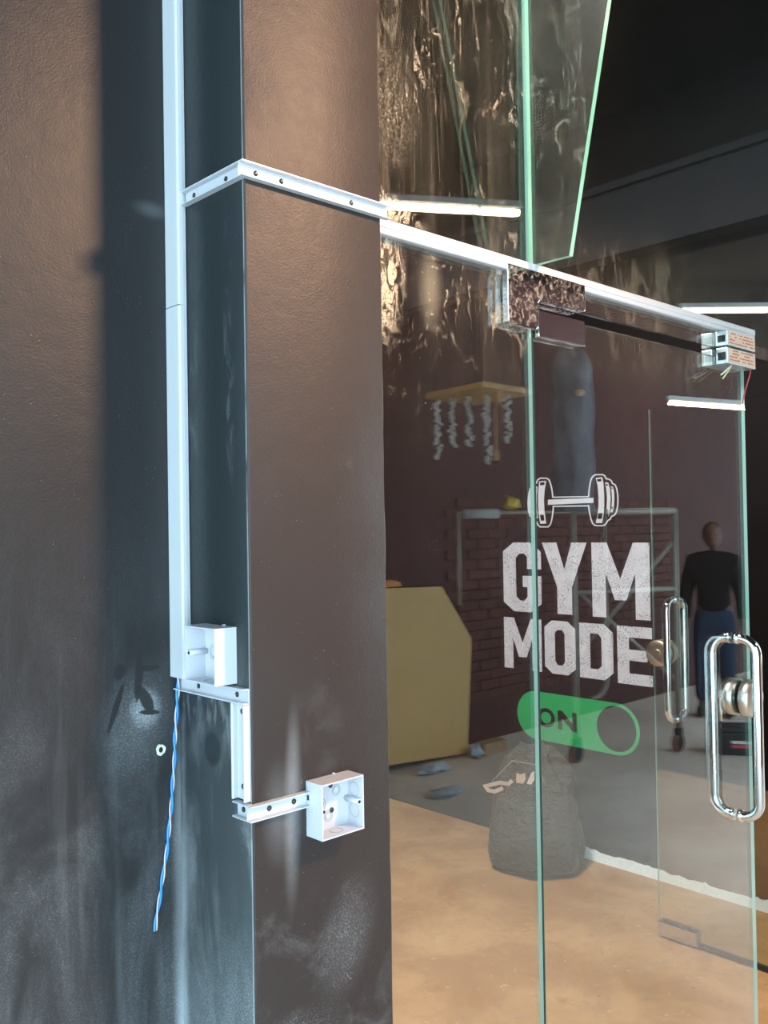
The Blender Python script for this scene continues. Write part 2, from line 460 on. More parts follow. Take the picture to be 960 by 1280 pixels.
# ------------------------------------------------------------------ the setting
def gridbox_wavy(x0, x1, y0, y1, z0, z1, mi=0):
    return bx(x0, x1, y0, y1, z0, z1)
struct('floor', bx(-3.2, 13.0, -2.35, 1.2, -0.1, 0.0), M['floor_grey'], label='grey worn concrete floor on the camera side of the glass')
struct('floor', bx(1.082, 3.95, 1.2, 6.2, -0.1, 0.0), M['floor_tan'], label='tan dusty concrete floor behind the glass')
struct('ceiling', bx(-3.2, 13.0, -2.35, 1.36, 3.62, 3.75), M['ceil'])
struct('ceiling', bx(1.082, 3.95, 1.19, 6.2, 3.62, 3.75), M['ceil'])
struct('wall_left', bx(-3.2, 0.80, 1.354, 1.50, 0.0, 3.62), M['wall_left'], label='black painted wall left of the pillar')

# pillar: one body, cool and warm light tinted into side and front colours, slightly uneven plaster edges
def pillar():
    bm = bmesh.new()
    nz = 90
    zs = [3.62 * i / nz for i in range(nz + 1)]
    cols = []
    rng = random.Random(3)
    for z in zs:
        j = lambda a: (rng.random() - 0.5) * a
        e = j(0.0012); e2 = j(0.002)
        loop = [(0.797, 1.42), (0.797, 1.25), (0.797 + e * 0.4, 1.1485), (0.7985 + e, 1.1465 - e), (0.8005, 1.146),
                (0.94, 1.146), (1.0785, 1.146), (1.0815 + e2, 1.148), (1.082 + e2, 1.152), (1.082, 1.42)]
        cols.append([bm.verts.new((x, y, z)) for x, y in loop])
    for a, b in zip(cols, cols[1:]):
        for k in range(len(a)):
            k2 = (k + 1) % len(a)
            f = bm.faces.new((a[k], a[k2], b[k2], b[k]))
            f.smooth = k not in (9,)
            f.material_index = 0 if k < 2 else 1
    bm.faces.new(cols[0]); bm.faces.new(cols[-1])
    return bm
struct('wall_front', pillar(), [M['pillar_side'], M['pillar_front']], label='black painted pillar beside the glass front')
struct('wall_right', bx(3.82, 3.95, 1.2, 6.2, 0.0, 3.62), M['wall_dark'], label='black wall behind the glass carrying the white lettering')
struct('wall_back', bx(1.082, 3.95, 6.08, 6.2, 0.0, 3.62), M['wall_dark'])
struct('wall_left', bx(0.98, 1.082, 1.42, 6.2, 0.0, 3.62), M['wall_dark'])
struct('wall_front', bx(3.95, 4.1, 1.2, 1.36, 0.0, 3.62), M['wall_dark'])
struct('trim_1', bx(3.70, 3.82, 1.215, 6.08, 2.90, 3.20), M['beam'], label='dark grey beam running along the top of the black wall')
struct('trim_2', bx(3.675, 3.82, 1.215, 6.08, 3.20, 3.235), M['beam'], label='thin ledge along the top of the grey beam')

# unpainted white strip at the foot of the black wall, ragged upper edge
def ragged():
    bm = bmesh.new()
    rng = random.Random(5)
    ys = [1.3 + (3.05 - 1.3) * i / 120 for i in range(121)]
    top, bot, tb, bb = [], [], [], []
    h = 0.045
    for y in ys:
        h += (rng.random() - 0.5) * 0.010
        h = max(0.034, min(0.052, h))
        hh = h + (0.012 if rng.random() < 0.06 else 0)
        xo = 3.812
        bot.append(bm.verts.new((3.80, y, 0.0))); top.append(bm.verts.new((xo, y, hh)))
        bb.append(bm.verts.new((3.8195, y, 0.0))); tb.append(bm.verts.new((3.8195, y, hh + 0.001)))
    for i in range(len(ys) - 1):
        bm.faces.new((bot[i], bot[i + 1], top[i + 1], top[i])); bm.faces.new((top[i], top[i + 1], tb[i + 1], tb[i]))
        bm.faces.new((bb[i], tb[i], tb[i + 1], bb[i + 1])); bm.faces.new((bot[i], bb[i], bb[i + 1], bot[i + 1]))
    bm.faces.new((bot[0], top[0], tb[0], bb[0])); bm.faces.new((bot[-1], bb[-1], tb[-1], top[-1]))
    return bm
struct('baseboard_right', ragged(), plain('bare white plaster', (0.84, 0.92, 0.88), 0.8, var=0.1, scale=60, bump=0.3), label='ragged white unpainted strip at the foot of the black wall')

# back wall of the room the camera stands in, with its maroon bricks
wb = struct('wall_back', bx(1.0, 12.85, -2.35, -2.2, 0.0, 3.62), M['maroon'], label='maroon wall behind the camera, mirrored in the glass')
bme = None
n = 0
for row in range(20):
    for c in range(14):
        x0 = 5.05 + c * 0.232 + (0.116 if row % 2 else 0)
        z0 = 0.35 + row * 0.077
        if bme is None:
            ob = build('brick', bx(-0.11, 0.11, -0.012, 0.012, -0.033, 0.033), M['brick'], wb)
            bme = ob.data
        else:
            ob = link('brick', bme, wb)
        ob.location = (x0, -2.196 + random.uniform(-0.003, 0.004), z0)
        ob.rotation_euler = (0, random.uniform(-0.01, 0.01), 0)

# ------------------------------------------------------------------ glass front
GY0, GY1 = 1.195, 1.205
def pane(x0, x1, z0, z1, axis='y', c=1.2, dirty=True, dark_hinge=False):
    bm = bmesh.new()
    if axis == 'y':
        box(bm, x0, x1, c - 0.005, c + 0.005, z0, z1)
    else:
        box(bm, c - 0.005, c + 0.005, x0, x1, z0, z1)
    bm.normal_update()
    bmesh.ops.recalc_face_normals(bm, faces=bm.faces)
    for f in bm.faces:
        n = f.normal
        main = abs(n.y) > 0.9 if axis == 'y' else abs(n.x) > 0.9
        front = n.y < 0 if axis == 'y' else n.x < 0
        f.material_index = (1 if (front and dirty) else 0) if main else (3 if abs(n.z) > 0.9 or (dark_hinge and n.x < -0.9) else 2)
    return bm
M['edge_low'] = plain('dark green polished glass edge', (0.05, 0.07, 0.06), 0.15)
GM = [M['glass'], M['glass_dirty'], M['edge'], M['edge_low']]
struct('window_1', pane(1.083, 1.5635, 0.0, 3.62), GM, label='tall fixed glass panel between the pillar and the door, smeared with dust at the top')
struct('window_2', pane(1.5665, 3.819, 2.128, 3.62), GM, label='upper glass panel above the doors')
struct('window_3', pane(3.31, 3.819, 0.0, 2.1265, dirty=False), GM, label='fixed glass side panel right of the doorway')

# tapered glass fin standing out from the joint of the upper panels
def fin():
    bm = bmesh.new()
    pts = [(1.193, 2.20), (1.091, 2.199), (0.790, 3.62), (1.193, 3.62)]
    prism(bm, pts, lambda u, v, d: (d, u, v), 1.559, 1.571)
    bmesh.ops.recalc_face_normals(bm, faces=bm.faces)
    for f in bm.faces:
        f.material_index = 0 if abs(f.normal.x) > 0.9 else 1
    return bm
f = build('glass_fin', fin(), [M['glass_dirty'], M['edge_fin']])
setp(f, 'tapered glass fin with green edges standing out above the door hinge', 'glass')

# doors
def handle_parts(parent, cx, cy, z0, z1, axis):
    """back to back D pull through the pane, axis is the direction through the glass"""
    ax = Vector(axis)
    c = Vector((cx, cy, 0))
    off, r, rad = 0.066, 0.0135, 0.045
    for s in (-1, 1):
        pts = []
        pts.append(c + ax * (s * 0.006) + Vector((0, 0, z1)))
        for k in range(0, 9):
            t = PI / 2 * k / 8
            pts.append(c + ax * (s * (off - rad + rad * math.sin(t))) + Vector((0, 0, z1 - rad + rad * math.cos(t))))
        for k in range(0, 9):
            t = PI / 2 * k / 8
            pts.append(c + ax * (s * (off - rad + rad * math.cos(t))) + Vector((0, 0, z0 + rad - rad * math.sin(t))))
        pts.append(c + ax * (s * 0.006) + Vector((0, 0, z0)))
        h = build('handle', tube(bmesh.new(), pts, r, 18), M['chrome'], parent)
        bm = bmesh.new()
        for z in (z0, z1):
            tube(bm, [c + ax * (s * 0.0055) + Vector((0, 0, z)), c + ax * (s * 0.017) + Vector((0, 0, z))], 0.0165, 18)
        col = build('collar', bm, M['chrome'], h)
def lock_parts(parent, c, axis, key_side, mat):
    ax = Vector(axis); c = Vector(c)
    for s in (-1, 1):
        bm = bmesh.new()
        tube(bm, [c + ax * s * 0.0055, c + ax * s * 0.0095], 0.046, 32)
        d = build('lock_gasket', bm, M['rubber'], parent)
        bm = bmesh.new()
        tube(bm, [c + ax * s * 0.0095, c + ax * s * 0.034, c + ax * s * 0.037, c + ax * s * 0.0371], [0.052, 0.052, 0.049, 0.030], 40)
        d = build('lock_disc', bm, mat, parent)
        if s == key_side:
            bm = bmesh.new()
            tube(bm, [c + ax * s * 0.037, c + ax * s * 0.062], 0.012, 18)
            k = build('key_cylinder', bm, M['chrome'], d)
            bm = bmesh.new()
            q = c + ax * s * 0.066
            prism(bm, [(0.010, 0.012), (-0.010, 0.012), (-0.013, 0), (-0.010, -0.012), (0.010, -0.012), (0.013, 0)],
                  lambda u, v, dd: tuple(q + Vector((ax.y * dd, ax.x * dd, 0)) + Vector((ax.x * u, ax.y * u, v))), -0.0015, 0.0015)
            tube(bm, [q + Vector((0, 0, -0.012)), q + Vector((0.004, 0.004, -0.03)), q + Vector((-0.003, -0.002, -0.045)), q + Vector((0.0, 0, -0.075))], [0.003, 0.004, 0.005, 0.004], 8)
            k = build('key', bm, M['steel'], d)
        else:
            bm = bmesh.new()
            tube(bm, [c + ax * s * 0.037, c + ax * s * 0.045], [0.018, 0.015], 18)
            build('thumb_turn', bm, mat, d)

d1 = empty('door_1', (1.57, 1.2, 0), 'closed left glass door leaf with round lock and tall chrome handle', kind='structure')
build('pane', pane(1.5705, 2.553, 0.012, 2.103, dark_hinge=True), GM, d1)
bm = bmesh.new(); box(bm, 1.572, 1.742, 1.180, 1.1945, 2.048, 2.107)
build('patch_fitting', bm, M['plate_clean'], d1, bevel=0.003)
bm = bmesh.new(); box(bm, 1.572, 1.742, 1.2055, 1.220, 2.048, 2.107)
build('patch_fitting', bm, M['plate_clean'], d1, bevel=0.003)
bm = bmesh.new(); box(bm, 1.572, 1.742, 1.180, 1.1945, 0.008, 0.066)
build('patch_fitting', bm, M['plate_clean'], d1, bevel=0.003)
handle_parts(d1, 2.462, 1.2, 0.83, 1.323, (0, 1, 0))
lock_parts(d1, (2.512, 1.2, 1.150), (0, 1, 0), 1, M['steel'])

d2 = empty('door_2', (3.3, 1.21, 0), 'right glass door leaf standing open inwards behind the closed leaf', kind='structure')
build('pane', pane(1.212, 1.940, 0.022, 2.103, 'x', 3.3, dirty=False), GM, d2)
for x0, x1 in ((3.2800, 3.2945), (3.3055, 3.320)):
    build('patch_fitting', bx(x0, x1, 1.772, 1.938, 0.010, 0.066), M['plate'], d2, bevel=0.003)
    build('patch_fitting', bx(x0, x1, 1.214, 1.376, 2.048, 2.106), M['plate'], d2, bevel=0.003)
build('bottom_seal', bx(3.292, 3.308, 1.215, 1.771, 0.006, 0.0215), M['rubber'], d2)
handle_parts(d2, 3.3, 1.845, 0.875, 1.345, (1, 0, 0))
lock_parts(d2, (3.3, 1.905, 1.13), (1, 0, 0), 0, M['brass'])

# L shaped over panel patch fitting at the hinge corner (thing fixed on the still panels)
pt = empty('corner_patch', (1.5, 1.2, 2.13), 'L shaped chrome corner fitting under the trunking above the door hinge', 'door fitting')
Lp = [(1.472, 2.060), (1.558, 2.060), (1.5655, 2.067), (1.5655, 2.118), (1.572, 2.1245), (1.735, 2.1245), (1.740, 2.130), (1.740, 2.188), (1.466, 2.188), (1.466, 2.066)]
for y0, y1 in ((1.176, 1.1942), (1.2058, 1.224)):
    bm = bmesh.new(); prism(bm, Lp, lambda u, v, d: (u, d, v), y0, y1)
    build('cover_plate', bm, M['plate'], pt, bevel=0.0025)

# electric lock halves on the free edge of the left leaf
label_mat = plain('pale label', (0.80, 0.55, 0.42), 0.6, var=0.05)
ink = plain('orange print', (0.50, 0.15, 0.07), 0.6)
turq = plain('satin aluminium', (0.70, 0.78, 0.78), 0.3, 0.6)
def bolt_lock(parent, z0, z1, seed):
    case = build('lock_case', bx(2.385, 2.553, 1.160, 1.1944, z0, z1), turq, parent, bevel=0.0015)
    build('clamp_plate', bx(2.385, 2.553, 1.2056, 1.236, z0, z1), turq, parent, bevel=0.0015)
    build('label', bx(2.392, 2.549, 1.1588, 1.1598, z0 + 0.003, z1 - 0.003), label_mat, case)
    rng = random.Random(seed)
    bm = bmesh.new()
    for r in range(4):
        z = z1 - 0.009 - r * 0.0085
        x = 2.397
        while x < 2.54:
            wd = rng.uniform(0.003, 0.012)
            if rng.random() < 0.75 and x + wd < 2.546:
                box(bm, x, x + wd, 1.1583, 1.1587, z, z + rng.uniform(0.003, 0.0045))
            x += wd + 0.003
    build('print', bm, ink, case)
    build('slot', bx(2.3842, 2.3849, 1.166, 1.188, z0 + 0.010, z1 - 0.012), M['hole'], case)
ul = empty('electric_lock', (2.47, 1.16, 2.131), 'upper half of the electric lock under the trunking end, pale orange printed label', 'lock')
bolt_lock(ul, 2.1295, 2.170, 1)
bolt_lock(d1, 2.080, 2.1235, 2)
def wire(name, pts, r, mat, label):
    # smooth the path
    P = [Vector(p) for p in pts]
    out = []
    for i in range(len(P) - 1):
        p0, p1, p2, p3 = P[max(i - 1, 0)], P[i], P[i + 1], P[min(i + 2, len(P) - 1)]
        for k in range(6):
            t = k / 6
            out.append(0.5 * ((2 * p1) + (-p0 + p2) * t + (2 * p0 - 5 * p1 + 4 * p2 - p3) * t * t + (-p0 + 3 * p1 - 3 * p2 + p3) * t ** 3))
    out.append(P[-1])
    o = build(name, tube(bmesh.new(), out, r, 8), mat)
    return setp(o, label, 'wire')
wire('white_wire', [(2.43, 1.172, 2.0795), (2.41, 1.168, 2.072), (2.362, 1.16, 2.052), (2.335, 1.155, 2.042)], 0.0022, plain('white wire sheath', (0.75, 0.78, 0.85), 0.4), 'short white wire sticking out below the electric lock')
wire('yellow_wire', [(2.436, 1.176, 2.0795), (2.42, 1.172, 2.070), (2.38, 1.165, 2.048), (2.354, 1.16, 2.034)], 0.0020, plain('yellow wire sheath', (0.72, 0.74, 0.20), 0.4), 'short yellow wire sticking out below the electric lock')
wire('red_wire', [(2.545, 1.172, 2.0795), (2.54, 1.170, 2.070), (2.517, 1.168, 2.040), (2.495, 1.165, 2.015), (2.465, 1.16, 1.975)], 0.0018, plain('red wire sheath', (0.75, 0.05, 0.07), 0.4), 'thin red wire hanging below the lock at the door edge')

# ------------------------------------------------------------------ cable trunking
def U(bm, fn, L0, L1, w, d, t=0.0016):
    """open trunking base: fn(along, across, out) -> world"""
    prof = [(0, 0), (w, 0), (w, d), (w - t, d), (w - t * 1.4, d - 0.002), (w - t, t), (t, t), (t * 1.4, d - 0.002), (t, d), (0, d)]
    a = [bm.verts.new(fn(L0, p, q)) for p, q in prof]
    b = [bm.verts.new(fn(L1, p, q)) for p, q in prof]
    n = len(prof)
    for i in range(n):
        bm.faces.new((a[i], b[i], b[(i + 1) % n], a[(i + 1) % n]))
    for q in (a, b):
        for ids in ((0, 1, 5, 6), (1, 2, 3, 4, 5), (0, 6, 7, 8, 9)):
            bm.faces.new([q[i] for i in ids])
    return bm
def trunk_base(name, fn, L0, L1, w, d, holes, label, out_axis, group=None):
    e = empty(name, fn((L0 + L1) / 2, w / 2, 0), label, 'cable trunking', group)
    build('base', U(bmesh.new(), fn, L0, L1, w, d), M['pvc'], e)
    for h in holes:
        p = Vector(fn(h, w / 2, 0.0018)); o = Vector(out_axis)
        bm = bmesh.new()
        disc(bm, p, o, 0.0042, 0.0007, 16)
        s = build('screw_hole', bm, M['hole'], e)
        bm = bmesh.new()
        tube(bm, [p + o * 0.0008, p + o * 0.0018, p + o * 0.0022], [0.0032, 0.0028, 0.001], 12)
        build('screw', bm, M['screw'], s)
    return e
W = 0.0235
# tall closed run in the corner
e = empty('cable_trunking', (0.785, 1.334, 1.41), 'tall white closed trunking running up the corner between wall and pillar', 'cable trunking')
bm = bmesh.new(); box(bm, 0.7855, 0.7968, 1.3145, 1.3535, 1.407, 3.62)
build('base', bm, M['pvc'], e, bevel=0.001)
bm = bmesh.new()
prism(bm, [(1.3122, 0.7905), (1.3122, 0.7830), (1.3140, 0.7805), (1.3175, 0.7800), (1.3537, 0.7800), (1.3537, 0.7850), (1.3150, 0.7850), (1.3150, 0.7905)],
      lambda u, v, d: (v, u, d), 1.4065, 2.0185)
build('cover', bm, M['pvc'], e, bevel=0.0006)
bm = bmesh.new()
prism(bm, [(1.3122, 0.7905), (1.3122, 0.7830), (1.3140, 0.7808), (1.3175, 0.7803), (1.3537, 0.7803), (1.3537, 0.7850), (1.3150, 0.7850), (1.3150, 0.7905)],
      lambda u, v, d: (v, u, d), 2.0200, 3.62)
build('cover', bm, M['pvc'], e, bevel=0.0006)
# upper run: pillar side, pillar front, glass
zt = 2.183
trunk_base('cable_trunking', lambda L, a, o: (0.7968 - o, L, zt + a), 1.1463, 1.3118, W, 0.0115, (1.285, 1.192), 'upper white open trunking across the side face of the pillar', (-1, 0, 0))
trunk_base('cable_trunking', lambda L, a, o: (L, 1.1458 - o, zt + a), 0.7855, 1.094, W, 0.0115, (0.817, 0.866, 1.012), 'upper white open trunking across the front face of the pillar', (0, -1, 0))
e = empty('cable_trunking', (1.8, 1.19, 2.175), 'white closed trunking running along the glass above the doors', 'cable trunking')
bm = bmesh.new(); box(bm, 1.0835, 2.585, 1.1850, 1.1944, 2.1738, 2.1985)
build('base', bm, M['pvc'], e)
bm = bmesh.new()
prism(bm, [(1.1835, 2.1722), (1.1790, 2.1735), (1.1775, 2.1760), (1.1775, 2.1835), (1.1755, 2.1850), (1.1755, 2.1975), (1.1780, 2.2005), (1.1835, 2.2008)],
      lambda u, v, d: (d, u, v), 1.0835, 2.590)
build('cover', bm, M['pvc'], e, bevel=0.0006)
build('open_end', bx(2.5852, 2.5862, 1.1855, 1.193, 2.177, 2.196), M['hole'], e)
# lower run: pillar side across, down, then front
zb = 1.3845
trunk_base('cable_trunking', lambda L, a, o: (0.7968 - o, L, zb + a), 1.1505, 1.3535, W, 0.0115, (1.290, 1.180), 'lower white open trunking under the first switch box on the pillar side', (-1, 0, 0))
trunk_base('cable_trunking', lambda L, a, o: (0.7968 - o, 1.1505 + a * 1.45, L), 1.2385, 1.3838, W, 0.0115, (1.372, 1.258), 'upright white open trunking dropping along the pillar corner', (-1, 0, 0))
zf = 1.2115
trunk_base('cable_trunking', lambda L, a, o: (0.7968 - o, L, zf + a), 1.1463, 1.1835, W, 0.0115, (1.167,), 'short white trunking stub at the pillar corner under the upright run', (-1, 0, 0))
trunk_base('cable_trunking', lambda L, a, o: (L, 1.1458 - o, zf + a), 0.7855, 0.8975, W, 0.0115, (0.826, 0.873), 'lower white open trunking leading to the second switch box on the pillar front', (0, -1, 0))

# ------------------------------------------------------------------ switch boxes
def switch_box(name, fn, label, w=0.087, h=0.0865, d=0.0395, screws=(), left_hole=True):
    """fn(u, v, o): across, up, out of the wall"""
    e = empty(name, fn(w / 2, h / 2, 0), label, 'switch box')
    t = 0.0022
    bm = bmesh.new()
    def bq(u0, u1, v0, v1, o0, o1, b):
        v = [b.verts.new(fn(u, vv, o)) for u in (u0, u1) for vv in (v0, v1) for o in (o0, o1)]
        for f in ((0, 1, 3, 2), (4, 6, 7, 5), (0, 4, 5, 1), (2, 3, 7, 6), (0, 2, 6, 4), (1, 5, 7, 3)):
            b.faces.new([v[i] for i in f])
    bq(0, w, 0, h, 0, t, bm)
    bq(0, t, 0, h, t, d, bm); bq(w - t, w, 0, h, t, d, bm)
    bq(t, w - t, 0, t, t, d, bm); bq(t, w - t, h - t, h, t, d, bm)
    build('body', bm, M['pvc_box'], e)
    org = Vector(fn(0, 0, 0)); oax = (Vector(fn(0, 0, 1)) - org); uax = (Vector(fn(1, 0, 0)) - org); vax = (Vector(fn(0, 1, 0)) - org)
    P = lambda u, v, o: org + uax * u + vax * v + oax * o
    for u in (t + 0.0045, w - t - 0.0045):                      # screw posts left and right
        bm = bmesh.new()
        tube(bm, [P(u, h / 2, t), P(u, h / 2, d - 0.004)], 0.0045, 16)
        s = 1 if u < w / 2 else -1
        bq(u - 0.0045 if s > 0 else u, u if s > 0 else u + 0.0045, h / 2 - 0.0045, h / 2 + 0.0045, t, d - 0.004, bm)
        p = build('screw_post', bm, M['pvc_box'], e)
        bm = bmesh.new(); disc(bm, P(u, h / 2, d - 0.0039), oax, 0.0026, 0.0005, 14)
        build('post_hole', bm, M['hole'], p)
    for (u, v, r) in ((0.026, 0.043, 0.0115), (0.043, 0.022, 0.0085), (0.06, 0.06, 0.0085)):   # knock out rings
        bm = bmesh.new()
        for rr in (r, r * 0.68):
            pts = [P(u + rr * math.cos(a), v + rr * math.sin(a), t + 0.0003) for a in [2 * PI * k / 28 for k in range(29)]]
            tube(bm, pts, 0.0006, 5, False)
        build('knockout_ring', bm, M['groove'], e)
    for (vv, oo) in ((0.026, 0.019), (0.060, 0.019)):           # knock outs moulded in the side walls
        bm = bmesh.new()
        pts = [P(w - t - 0.0003, vv + 0.011 * math.cos(a), oo + 0.011 * math.sin(a)) for a in [2 * PI * k / 28 for k in range(29)]]
        tube(bm, pts, 0.0006, 5, False)
        build('knockout_ring', bm, M['groove'], e)
    bm = bmesh.new()
    pts = [P(0.045 + 0.011 * math.cos(a), t + 0.0003, 0.019 + 0.011 * math.sin(a)) for a in [2 * PI * k / 28 for k in range(29)]]
    tube(bm, pts, 0.0006, 5, False)
    build('knockout_ring', bm, M['groove'], e)
    for (u, v) in screws:
        bm = bmesh.new(); tube(bm, [P(u, v, t), P(u, v, t + 0.0012), P(u, v, t + 0.0022)], [0.0042, 0.0042, 0.0025], 16)
        build('screw', bm, M['screw'], e)
    if left_hole:
        bm = bmesh.new(); box(bm, 0, 0, 0, 0, 0, 0); bm.clear()
        bq(-0.0004, 0.0002, 0.057, 0.065, 0.003, 0.0075, bm)
        build('entry_slot', bm, M['hole'], e)
        bm = bmesh.new(); bq(-0.0003, 0.0002, 0.032, 0.046, 0.017, 0.0185, bm)
        build('side_rib', bm, M['pvc_box'], e)
    bm = bmesh.new(); bq(w * 0.62, w * 0.66, h - 0.0002, h + 0.0022, 0, 0.004, bm)
    build('back_tab', bm, M['pvc_box'], e)
    return e
switch_box('switch_box', lambda u, v, o: (0.8985 + u, 1.1455 - o, 1.1635 + v), 'open white switch box on the front face of the pillar', screws=((0.048, 0.070), (0.050, 0.030)))
switch_box('switch_box', lambda u, v, o: (0.7965 - o, 1.2695 - u, 1.4125 + v), 'open white switch box on the side face of the pillar, facing left', screws=((0.040, 0.066), (0.058, 0.056), (0.058, 0.03)), left_hole=False)

# ------------------------------------------------------------------ twisted cable and wall plug on the left wall
blue = plain('blue wire sheath', (0.02, 0.24, 0.72), 0.35)
wht = plain('greyish white wire sheath', (0.50, 0.48, 0.52), 0.4)
path = [Vector(p) for p in ((0.7895, 1.3445, 1.412), (0.7895, 1.3455, 1.385), (0.786, 1.3475, 1.33), (0.781, 1.3485, 1.25), (0.771, 1.349, 1.15), (0.757, 1.349, 1.07), (0.7465, 1.3485, 1.02), (0.744, 1.3475, 1.000))]
fine = []
for i in range(len(path) - 1):
    p0, p1, p2, p3 = path[max(i - 1, 0)], path[i], path[i + 1], path[min(i + 2, len(path) - 1)]
    for k in range(40):
        t = k / 40
        fine.append(0.5 * ((2 * p1) + (-p0 + p2) * t + (2 * p0 - 5 * p1 + 4 * p2 - p3) * t * t + (-p0 + 3 * p1 - 3 * p2 + p3) * t ** 3))
ce = empty('twisted_cable', (0.789, 1.349, 1.39), 'twisted blue and white cable hanging out below the corner trunking', 'cable')
for nm, ph, m, r in (('blue_strand', 0, blue, 0.0021), ('white_strand', PI, wht, 0.0014)):
    pts = []
    L = 0.0
    for i, p in enumerate(fine):
        if i: L += (p - fine[i - 1]).length
        a = ph + L / 0.075 * 2 * PI
        pts.append(p + Vector((math.cos(a), math.sin(a), 0)) * 0.0019)
    build(nm, tube(bmesh.new(), pts, r, 8), m, ce)
e = empty('wall_plug', (0.7605, 1.3535, 1.289), 'small white wall plug with a dark hole in the black wall', 'wall plug')
bm = bmesh.new()
ring = []
for k in range(20):
    a = 2 * PI * k / 20
    ro = 0.0084 * (1 + 0.07 * math.sin(3 * a + 1) + 0.06 * math.sin(7 * a)); ri = 0.0042
    ring.append([bm.verts.new((0.7605 + rr * math.cos(a), yy, 1.289 + rr * 1.12 * math.sin(a))) for rr, yy in ((ro, 1.3538), (ro * 0.95, 1.3515), (ri, 1.3518), (ri, 1.3538))])
for k in range(20):
    a, b = ring[k], ring[(k + 1) % 20]
    for i in range(4):
        bm.faces.new((a[i], a[(i + 1) % 4], b[(i + 1) % 4], b[i]))
build('plug_rim', bm, plain('chipped filler', (0.66, 0.66, 0.55), 0.8, var=0.2, scale=300), e)
bm = bmesh.new(); disc(bm, (0.7600, 1.3536, 1.2885), (0, -1, 0), 0.0043, 0.0008, 14)
build('plug_hole', bm, M['hole'], e)

# ------------------------------------------------------------------ wall lettering
sg = empty('wall_lettering', (3.82, 2.7, 1.2), 'white dumbbell, GYM MODE lettering and green ON toggle stuck on the black wall', 'wall sign')
WF = lambda s, z, d: (3.8183 + d, 3.13 - s, z)
WF2 = lambda s, z, d: (3.8168 + d, 3.13 - s, z)
LET = {
 'G': [[(.28, 1), (.72, 1), (1, .87), (1, .62), (.64, .62), (.64, .80), (.56, .84), (.44, .84), (.34, .78), (.34, .22), (.44, .16), (.56, .16), (.64, .22), (.64, .36), (.52, .36), (.52, .52), (1, .52), (1, .13), (.72, 0), (.28, 0), (0, .13), (0, .87)]],
 'Y': [[(0, 1), (.33, 1), (.5, .62), (.67, 1), (1, 1), (.665, .38), (.665, 0), (.335, 0), (.335, .38)]],
 'M': [[(0, 0), (0, 1), (.27, 1), (.5, .52), (.73, 1), (1, 1), (1, 0), (.755, 0), (.755, .60), (.60, .24), (.40, .24), (.245, .60), (.245, 0)]],
 'O': [[(.25, 1), (.75, 1), (1, .87), (1, .13), (.75, 0), (.25, 0), (0, .13), (0, .87)], [(.42, .83), (.34, .76), (.34, .24), (.42, .17), (.58, .17), (.66, .24), (.66, .76), (.58, .83)]],
 'D': [[(0, 1), (.74, 1), (1, .86), (1, .14), (.74, 0), (0, 0)], [(.32, .82), (.56, .82), (.66, .75), (.66, .25), (.56, .18), (.32, .18)]],
 'E': [[(0, 0), (0, 1), (1, 1), (1, .81), (.34, .81), (.34, .60), (.86, .60), (.86, .41), (.34, .41), (.34, .19), (1, .19), (1, 0)]],
}
for ch, s0, s1, z0, z1 in (('G', -0.003, 0.2465, 1.190, 1.5535), ('Y', 0.255, 0.526, 1.192, 1.554), ('M', 0.555, 0.872, 1.191, 1.5545),
                           ('M', -0.005, 0.241, 0.887, 1.156), ('O', 0.261, 0.4495, 0.886, 1.1565), ('D', 0.4745, 0.6665, 0.886, 1.157), ('E', 0.690, 0.877, 0.882, 1.157)):
    flat('letter', [[(s0 + (s1 - s0) * u, z0 + (z1 - z0) * v) for u, v in o] for o in LET[ch]], WF, 0.002, M['vinyl_white'], sg)
# toggle
cz, hh = 0.659, 0.124
sl, sr = 0.075, 0.803
def arc(cx, cy, r, a0, a1, n=28): return [(cx + r * math.cos(a0 + (a1 - a0) * k / n), cy + r * math.sin(a0 + (a1 - a0) * k / n)) for k in range(n + 1)]
outer = arc(sl + hh, cz, hh, PI / 2, 3 * PI / 2) + arc(sr - hh, cz, hh, -PI / 2, PI / 2)
hole = arc(sr - hh - 0.004, cz, hh - 0.014, 0, 2 * PI * 39 / 40, 39)
flat('toggle_switch', [outer, hole], WF, 0.002, M['vinyl_green'], sg)
On = [arc(0.262, cz - 0.003, 1, 0, 2 * PI * 31 / 32, 31), arc(0.262, cz - 0.003, 1, 0, 2 * PI * 31 / 32, 31)]
ell = lambda cx, cy, rx, rz: [(cx + rx * math.cos(2 * PI * k / 32), cy + rz * math.sin(2 * PI * k / 32)) for k in range(32)]
flat('letter', [ell(0.262, 0.655, 0.055, 0.049), ell(0.262, 0.655, 0.033, 0.030)], WF2, 0.0016, M['vinyl_black'], sg)
flat('letter', [[(0.336, 0.608), (0.336, 0.703), (0.362, 0.703), (0.424, 0.647), (0.424, 0.703), (0.449, 0.703), (0.449, 0.608), (0.424, 0.608), (0.361, 0.666), (0.361, 0.608)]], WF2, 0.0016, M['vinyl_black'], sg)
